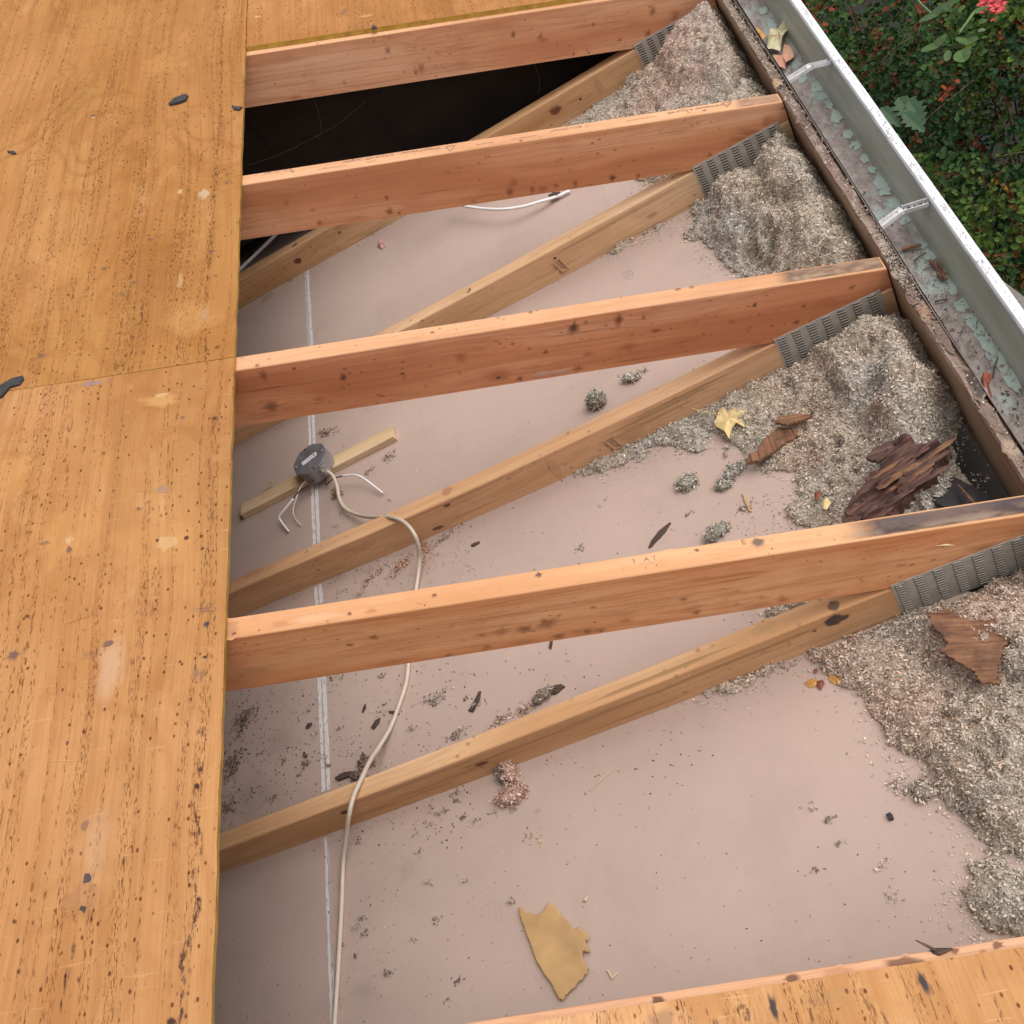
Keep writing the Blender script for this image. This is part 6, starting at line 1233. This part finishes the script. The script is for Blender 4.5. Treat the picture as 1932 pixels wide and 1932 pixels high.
def bush(cx, cy, top, rad, label, n_sp, pal, seed, ls=.0235, cat='bush'):
    rg = np.random.default_rng(seed); n_sp = int(n_sp * 1.05); root = empty('barberry_bush', (cx, cy, -2.75)); tag(root, label, cat, 'bushes below the eave')
    LV, LF, LC = [], [], []; no = 0; sm = MB()
    for s in range(n_sp):
        a = rg.uniform(0, 2 * math.pi); r = rad * math.sqrt(rg.random()); lvl = rg.random() ** .45 if vnoise(np.array([(cx + r * math.cos(a)) * 7]), np.array([(cy + r * math.sin(a)) * 7]), 77)[0] > .42 else rg.random() * .45
        dome = top - .55 * (r / rad) ** 2 * rad - (1 - lvl) * .8; tip = np.array([cx + r * math.cos(a), cy + r * math.sin(a), dome + rg.normal() * .05])
        L = rg.uniform(.12, .30); d = np.array([math.cos(a) * r / rad * .8 + rg.normal() * .4, math.sin(a) * r / rad * .8 + rg.normal() * .4, rg.uniform(.2, 1.0)]); d /= np.linalg.norm(d)
        m_ = int(rg.integers(9, 18)); f = np.linspace(0, 1, m_); sag = np.array([0, 0, -1.]) * (f[:, None] ** 2) * rg.uniform(0, .08)
        P = tip - d * L * (1 - f)[:, None] + sag
        if s % 5 == 0: sm.tube([tuple(p) for p in P[::4]] + [tuple(P[-1])], .0016, 4)
        side = np.where(np.arange(m_) % 2, 1, -1)[:, None]; sv = np.cross(d, rg.normal(size=3)); sv /= np.linalg.norm(sv)
        Dn = d * .55 + sv * side + rg.normal(size=(m_, 3)) * .45; Dn /= np.linalg.norm(Dn, axis=1)[:, None]
        Un = np.array([0, 0, 1.]) + rg.normal(size=(m_, 3)) * .35 + np.array([-.25, -.3, 0]); sz = ls * rg.uniform(.6, 1.25, m_)
        V, F = leaves(P, Dn, Un, sz, sz * rg.uniform(.6, .85, m_)); LV.append(V); LF.append(F + no); no += len(V)
        wts = np.array([p_[1] for p_ in pal]); kx = rg.choice(len(pal), p=wts / wts.sum())
        # neighbouring sprigs share a tint: choose by place
        nz = vnoise(np.array([tip[0] * 4.5 + seed]), np.array([tip[1] * 4.5]), 3)[0]
        if rg.random() < .75: kx = int(np.searchsorted(np.cumsum(wts) / wts.sum(), nz * .999))
        c = np.array(pal[min(kx, len(pal) - 1)][0]); cc = c * np.clip(rg.normal(1, .18, (m_, 1)), .5, 1.6) * rg.uniform(.75, 1.25)
        if c[0] > c[1]: g = np.array([.05, .10, .035]); w_ = (rg.random((m_, 1)) < .35 * (1 - f[:, None]) + .05); cc = np.where(w_, g, cc)
        LC.append(np.repeat(cc, 6, 0))
    o = np_mesh('foliage', np.vstack(LV), np.vstack(LF), [LEAF], np.clip(np.vstack(LC), 0, .9), parent=root)
    for s in range(9):
        a = rg.uniform(0, 6.28); r = rad * rg.uniform(.2, .85); sm.tube([(cx + rg.normal() * .05, cy + rg.normal() * .05, -2.74), (cx + r * .5 * math.cos(a), cy + r * .5 * math.sin(a), -2.0), (cx + r * math.cos(a), cy + r * math.sin(a), top - .35)], .006, 5, rf=lambda f: 1.2 - .8 * f)
    so_ = sm.build('stems', STEM, None); so_.parent = root; so_.matrix_parent_inverse = abs_mat[root.name].inverted(); return root
GA, GB, GC, GD = (.030, .072, .016), (.017, .045, .014), (.062, .105, .018), (.016, .058, .024); RA, RB_, RC = (.21, .042, .016), (.085, .036, .012), (.40, .035, .025); OA = (.34, .15, .015)
bush(.72, 2.55, -.72, .42, 'red-tinged bush nearest the upper end of the gutter rim', 420, [(GA, 3), (RB_, 1.2), (GB, 3), (RA, .5)], 1)
bush(.80, 1.80, -.75, .42, 'round green bush with red tips halfway along the gutter rim', 430, [(GA, 4), (GC, 2), (RB_, .9), (GB, 2.5)], 2)
bush(1.25, 2.75, -.85, .46, 'mixed green and rust-coloured bush under the top of the photo', 480, [(GA, 3), (GC, 1.5), (RB_, 1), (GD, 3), (RA, .4)], 3)
bush(1.20, 2.05, -1.0, .46, 'dark green bush with scattered orange leaves in the middle of the foliage', 430, [(GD, 4), (OA, .8), (GB, 3), (RB_, 1)], 4)
bush(1.15, 1.45, -.95, .40, 'bluish green bush where the gutter meets the right edge', 400, [(GD, 3), (GA, 3), (GC, 1)], 5)
bush(.75, 1.20, -1.05, .34, 'low green bush beneath the lower part of the gutter rim', 260, [(GA, 3), (GD, 3), (RC, .4)], 6)
bush(1.70, 2.35, -1.1, .46, 'rusty red and orange bush at the right edge of the photo', 420, [(RB_, 2), (OA, 1), (GB, 3), (GA, 2)], 7)
bush(1.75, 3.05, -.95, .46, 'dark bush with rust leaves in the upper right corner', 400, [(GB, 3), (RB_, 2), (GD, 2)], 8)
bush(1.0, 3.3, -.75, .46, 'olive and red bush furthest along the top edge', 420, [(RB_, 1), (GA, 3), (RA, .6), (GC, 1)], 9)
bush(.62, 3.25, -.7, .36, 'small red bush hidden close behind the upper gutter end', 300, [(RA, .8), (GA, 3), (RB_, 1)], 10)
bush(1.65, 1.65, -1.2, .42, 'low dark green bush behind the lower right foliage', 300, [(GD, 3), (GB, 2), (OA, .3)], 12)
# single plants that stand out: lobed oak leaf, big rounded leaves, pink-red flower head
def plant_leaf(mbk, base, dirv, upv_, outline, L):
    d = Vector(dirv).normalized(); s = d.cross(Vector(upv_)).normalized(); u = s.cross(d); n = len(outline)
    pts = [Vector(base) + d * (a_ * L) + s * (w_ * L) + u * (.10 * L * (abs(w_) * 2)) for a_, w_ in outline]; c = Vector(base) + d * L * .5
    mbk.add([c] + pts, [(0, 1 + i, 1 + (i + 1) % n) for i in range(n)])
OAK = [(0, 0), (.12, .10), (.22, .08), (.30, .22), (.40, .13), (.50, .30), (.60, .17), (.70, .30), (.78, .15), (.88, .16), (1, 0), (.88, -.16), (.78, -.15), (.70, -.30), (.60, -.17), (.50, -.30), (.40, -.13), (.30, -.22), (.22, -.08), (.12, -.10)]
OVAL = [(0, 0)] + [(.5 - .5 * math.cos(t_ * math.pi / 8), .34 * math.sin(t_ * math.pi / 8)) for t_ in range(1, 8)] + [(1, 0)] + [(.5 - .5 * math.cos(t_ * math.pi / 8), -.34 * math.sin(t_ * math.pi / 8)) for t_ in range(7, 0, -1)]
GL1 = leaf_mat('oak_green', (.016, .055, .018), (.026, .075, .022), .6); GL2 = leaf_mat('broad_green', (.028, .065, .020), (.06, .13, .02), .6)
rt = empty('oak_seedling', (.95, 1.75, -2.75)); tag(rt, 'oak shoot with large lobed green leaves among the bushes by the gutter', 'plant')
mb = MB()
zt = -.50
for (px, py, qx, qy, Lx) in ((1738, 232, 1680, 168, .16), (1745, 250, 1692, 200, .13), (1700, 240, 1650, 190, .11), (1745, 235, 1705, 175, .14)):
    A, B = onz(px, py, zt), onz(qx, qy, zt + .03); plant_leaf(mb, A, B - A, (0, 0, 1), OAK, np.linalg.norm(B - A) * .75)
mb.build('leaves', GL1, rt, loc=(.95, 1.75, zt)); mb = MB(); A = onz(1742, 245, zt); dr = (A - CAM) / (CAM[2] - A[2]); mb.tube([tuple(A + dr * (A[2] + 2.74)), tuple(A + dr * .8), tuple(A)], .003, 6); mb.build('stem', STEM, rt, loc=(.95, 1.75, -2.7))
rt = empty('broadleaf_shrub', (1.25, 2.4, -2.75)); tag(rt, 'shrub with large smooth oval leaves near the top edge of the photo', 'plant')
mb = MB(); zt = -.45
for (px, py, qx, qy) in ((1785, 60, 1755, 50), (1800, 55, 1785, 85), (1815, 62, 1835, 50), (1825, 68, 1822, 95), (1845, 60, 1868, 52), (1790, 95, 1782, 128), (1812, 95, 1825, 130), (1770, 90, 1752, 75), (1835, 100, 1850, 85), (1850, 45, 1862, 30), (1808, 20, 1830, 5), (1790, 20, 1778, 0), (1845, 25, 1865, 5), (1770, 30, 1745, 22)):
    A, B = onz(px, py, zt + random.uniform(-.06, .06)), onz(qx, qy, zt + random.uniform(-.04, .04)); plant_leaf(mb, A, B - A, (random.uniform(-.3, .3), random.uniform(-.5, 0), 1), OVAL, np.linalg.norm(B - A) * .62)
mb.build('leaves', GL2, rt, loc=(1.25, 2.4, zt)); mb = MB(); A = onz(1810, 62, zt)
dr = (A - CAM) / (CAM[2] - A[2]); mb.tube([tuple(A + dr * (A[2] + 2.74)), tuple(A + dr * .8), tuple(A)], .0035, 6); mb.tube([tuple(A), tuple(onz(1840, 20, zt - .02))], .004, 6); mb.tube([tuple(onz(1757, 25, zt)), tuple(onz(1738, 8, zt)), tuple(onz(1725, -10, zt))], .0035, 6); mb.build('stem', leaf_mat('green_stem', (.10, .16, .06), (.14, .2, .08)), rt, loc=(1.25, 2.4, -2.7))
rt = empty('red_flower_head', tuple(onz(1872, 12, -.5))); tag(rt, 'cluster of coral red blossoms at the top right edge of the photo', 'flower'); FL = leaf_mat('coral_petal', (.50, .035, .05), (.60, .08, .085), .6)
mb = MB(); rr = random.Random(3)
for i in range(150):
    px, py = 1874 + rr.gauss(0, 12), 8 + rr.gauss(0, 10)
    A = onz(px, py, -.5 + rr.uniform(-.02, .03)); an = rr.uniform(0, 6.28); plant_leaf(mb, A, (math.cos(an), math.sin(an), rr.uniform(-.2, .4)), (0, 0, 1), OVAL, rr.uniform(.010, .019))
mb.build('petals', FL, rt, loc=tuple(onz(1872, 12, -.5))); mb = MB(); A = onz(1872, 12, -.52); dr = (A - CAM) / (CAM[2] - A[2]); mb.tube([tuple(A + dr * (A[2] + 2.74)), tuple(A + dr * .8), tuple(A)], .003, 6); mb.build('stem', STEM, rt, loc=tuple(A))
# grey weathered board outside the gutter at the right edge
mb = MB(); A, B = onz(1895, 548, -.35), onz(1990, 620, -.35)
d = Vector(B - A).normalized(); s2 = Vector((d.y, -d.x, 0))
for i in range(3):
    cc_ = Vector((A + B) / 2) + s2 * (-.012 - .05 * i) * -1 + Vector((0, 0, -.01 * i)); mb.box(cc_, (Vector(B - A).length + .1, .045, .02), 0, d.to_track_quat('X', 'Z').to_matrix())
tag(mb.build('weathered_boards', GREYC, None, loc=tuple(A)), 'grey weathered boards just outside the gutter at the right edge', 'boards')
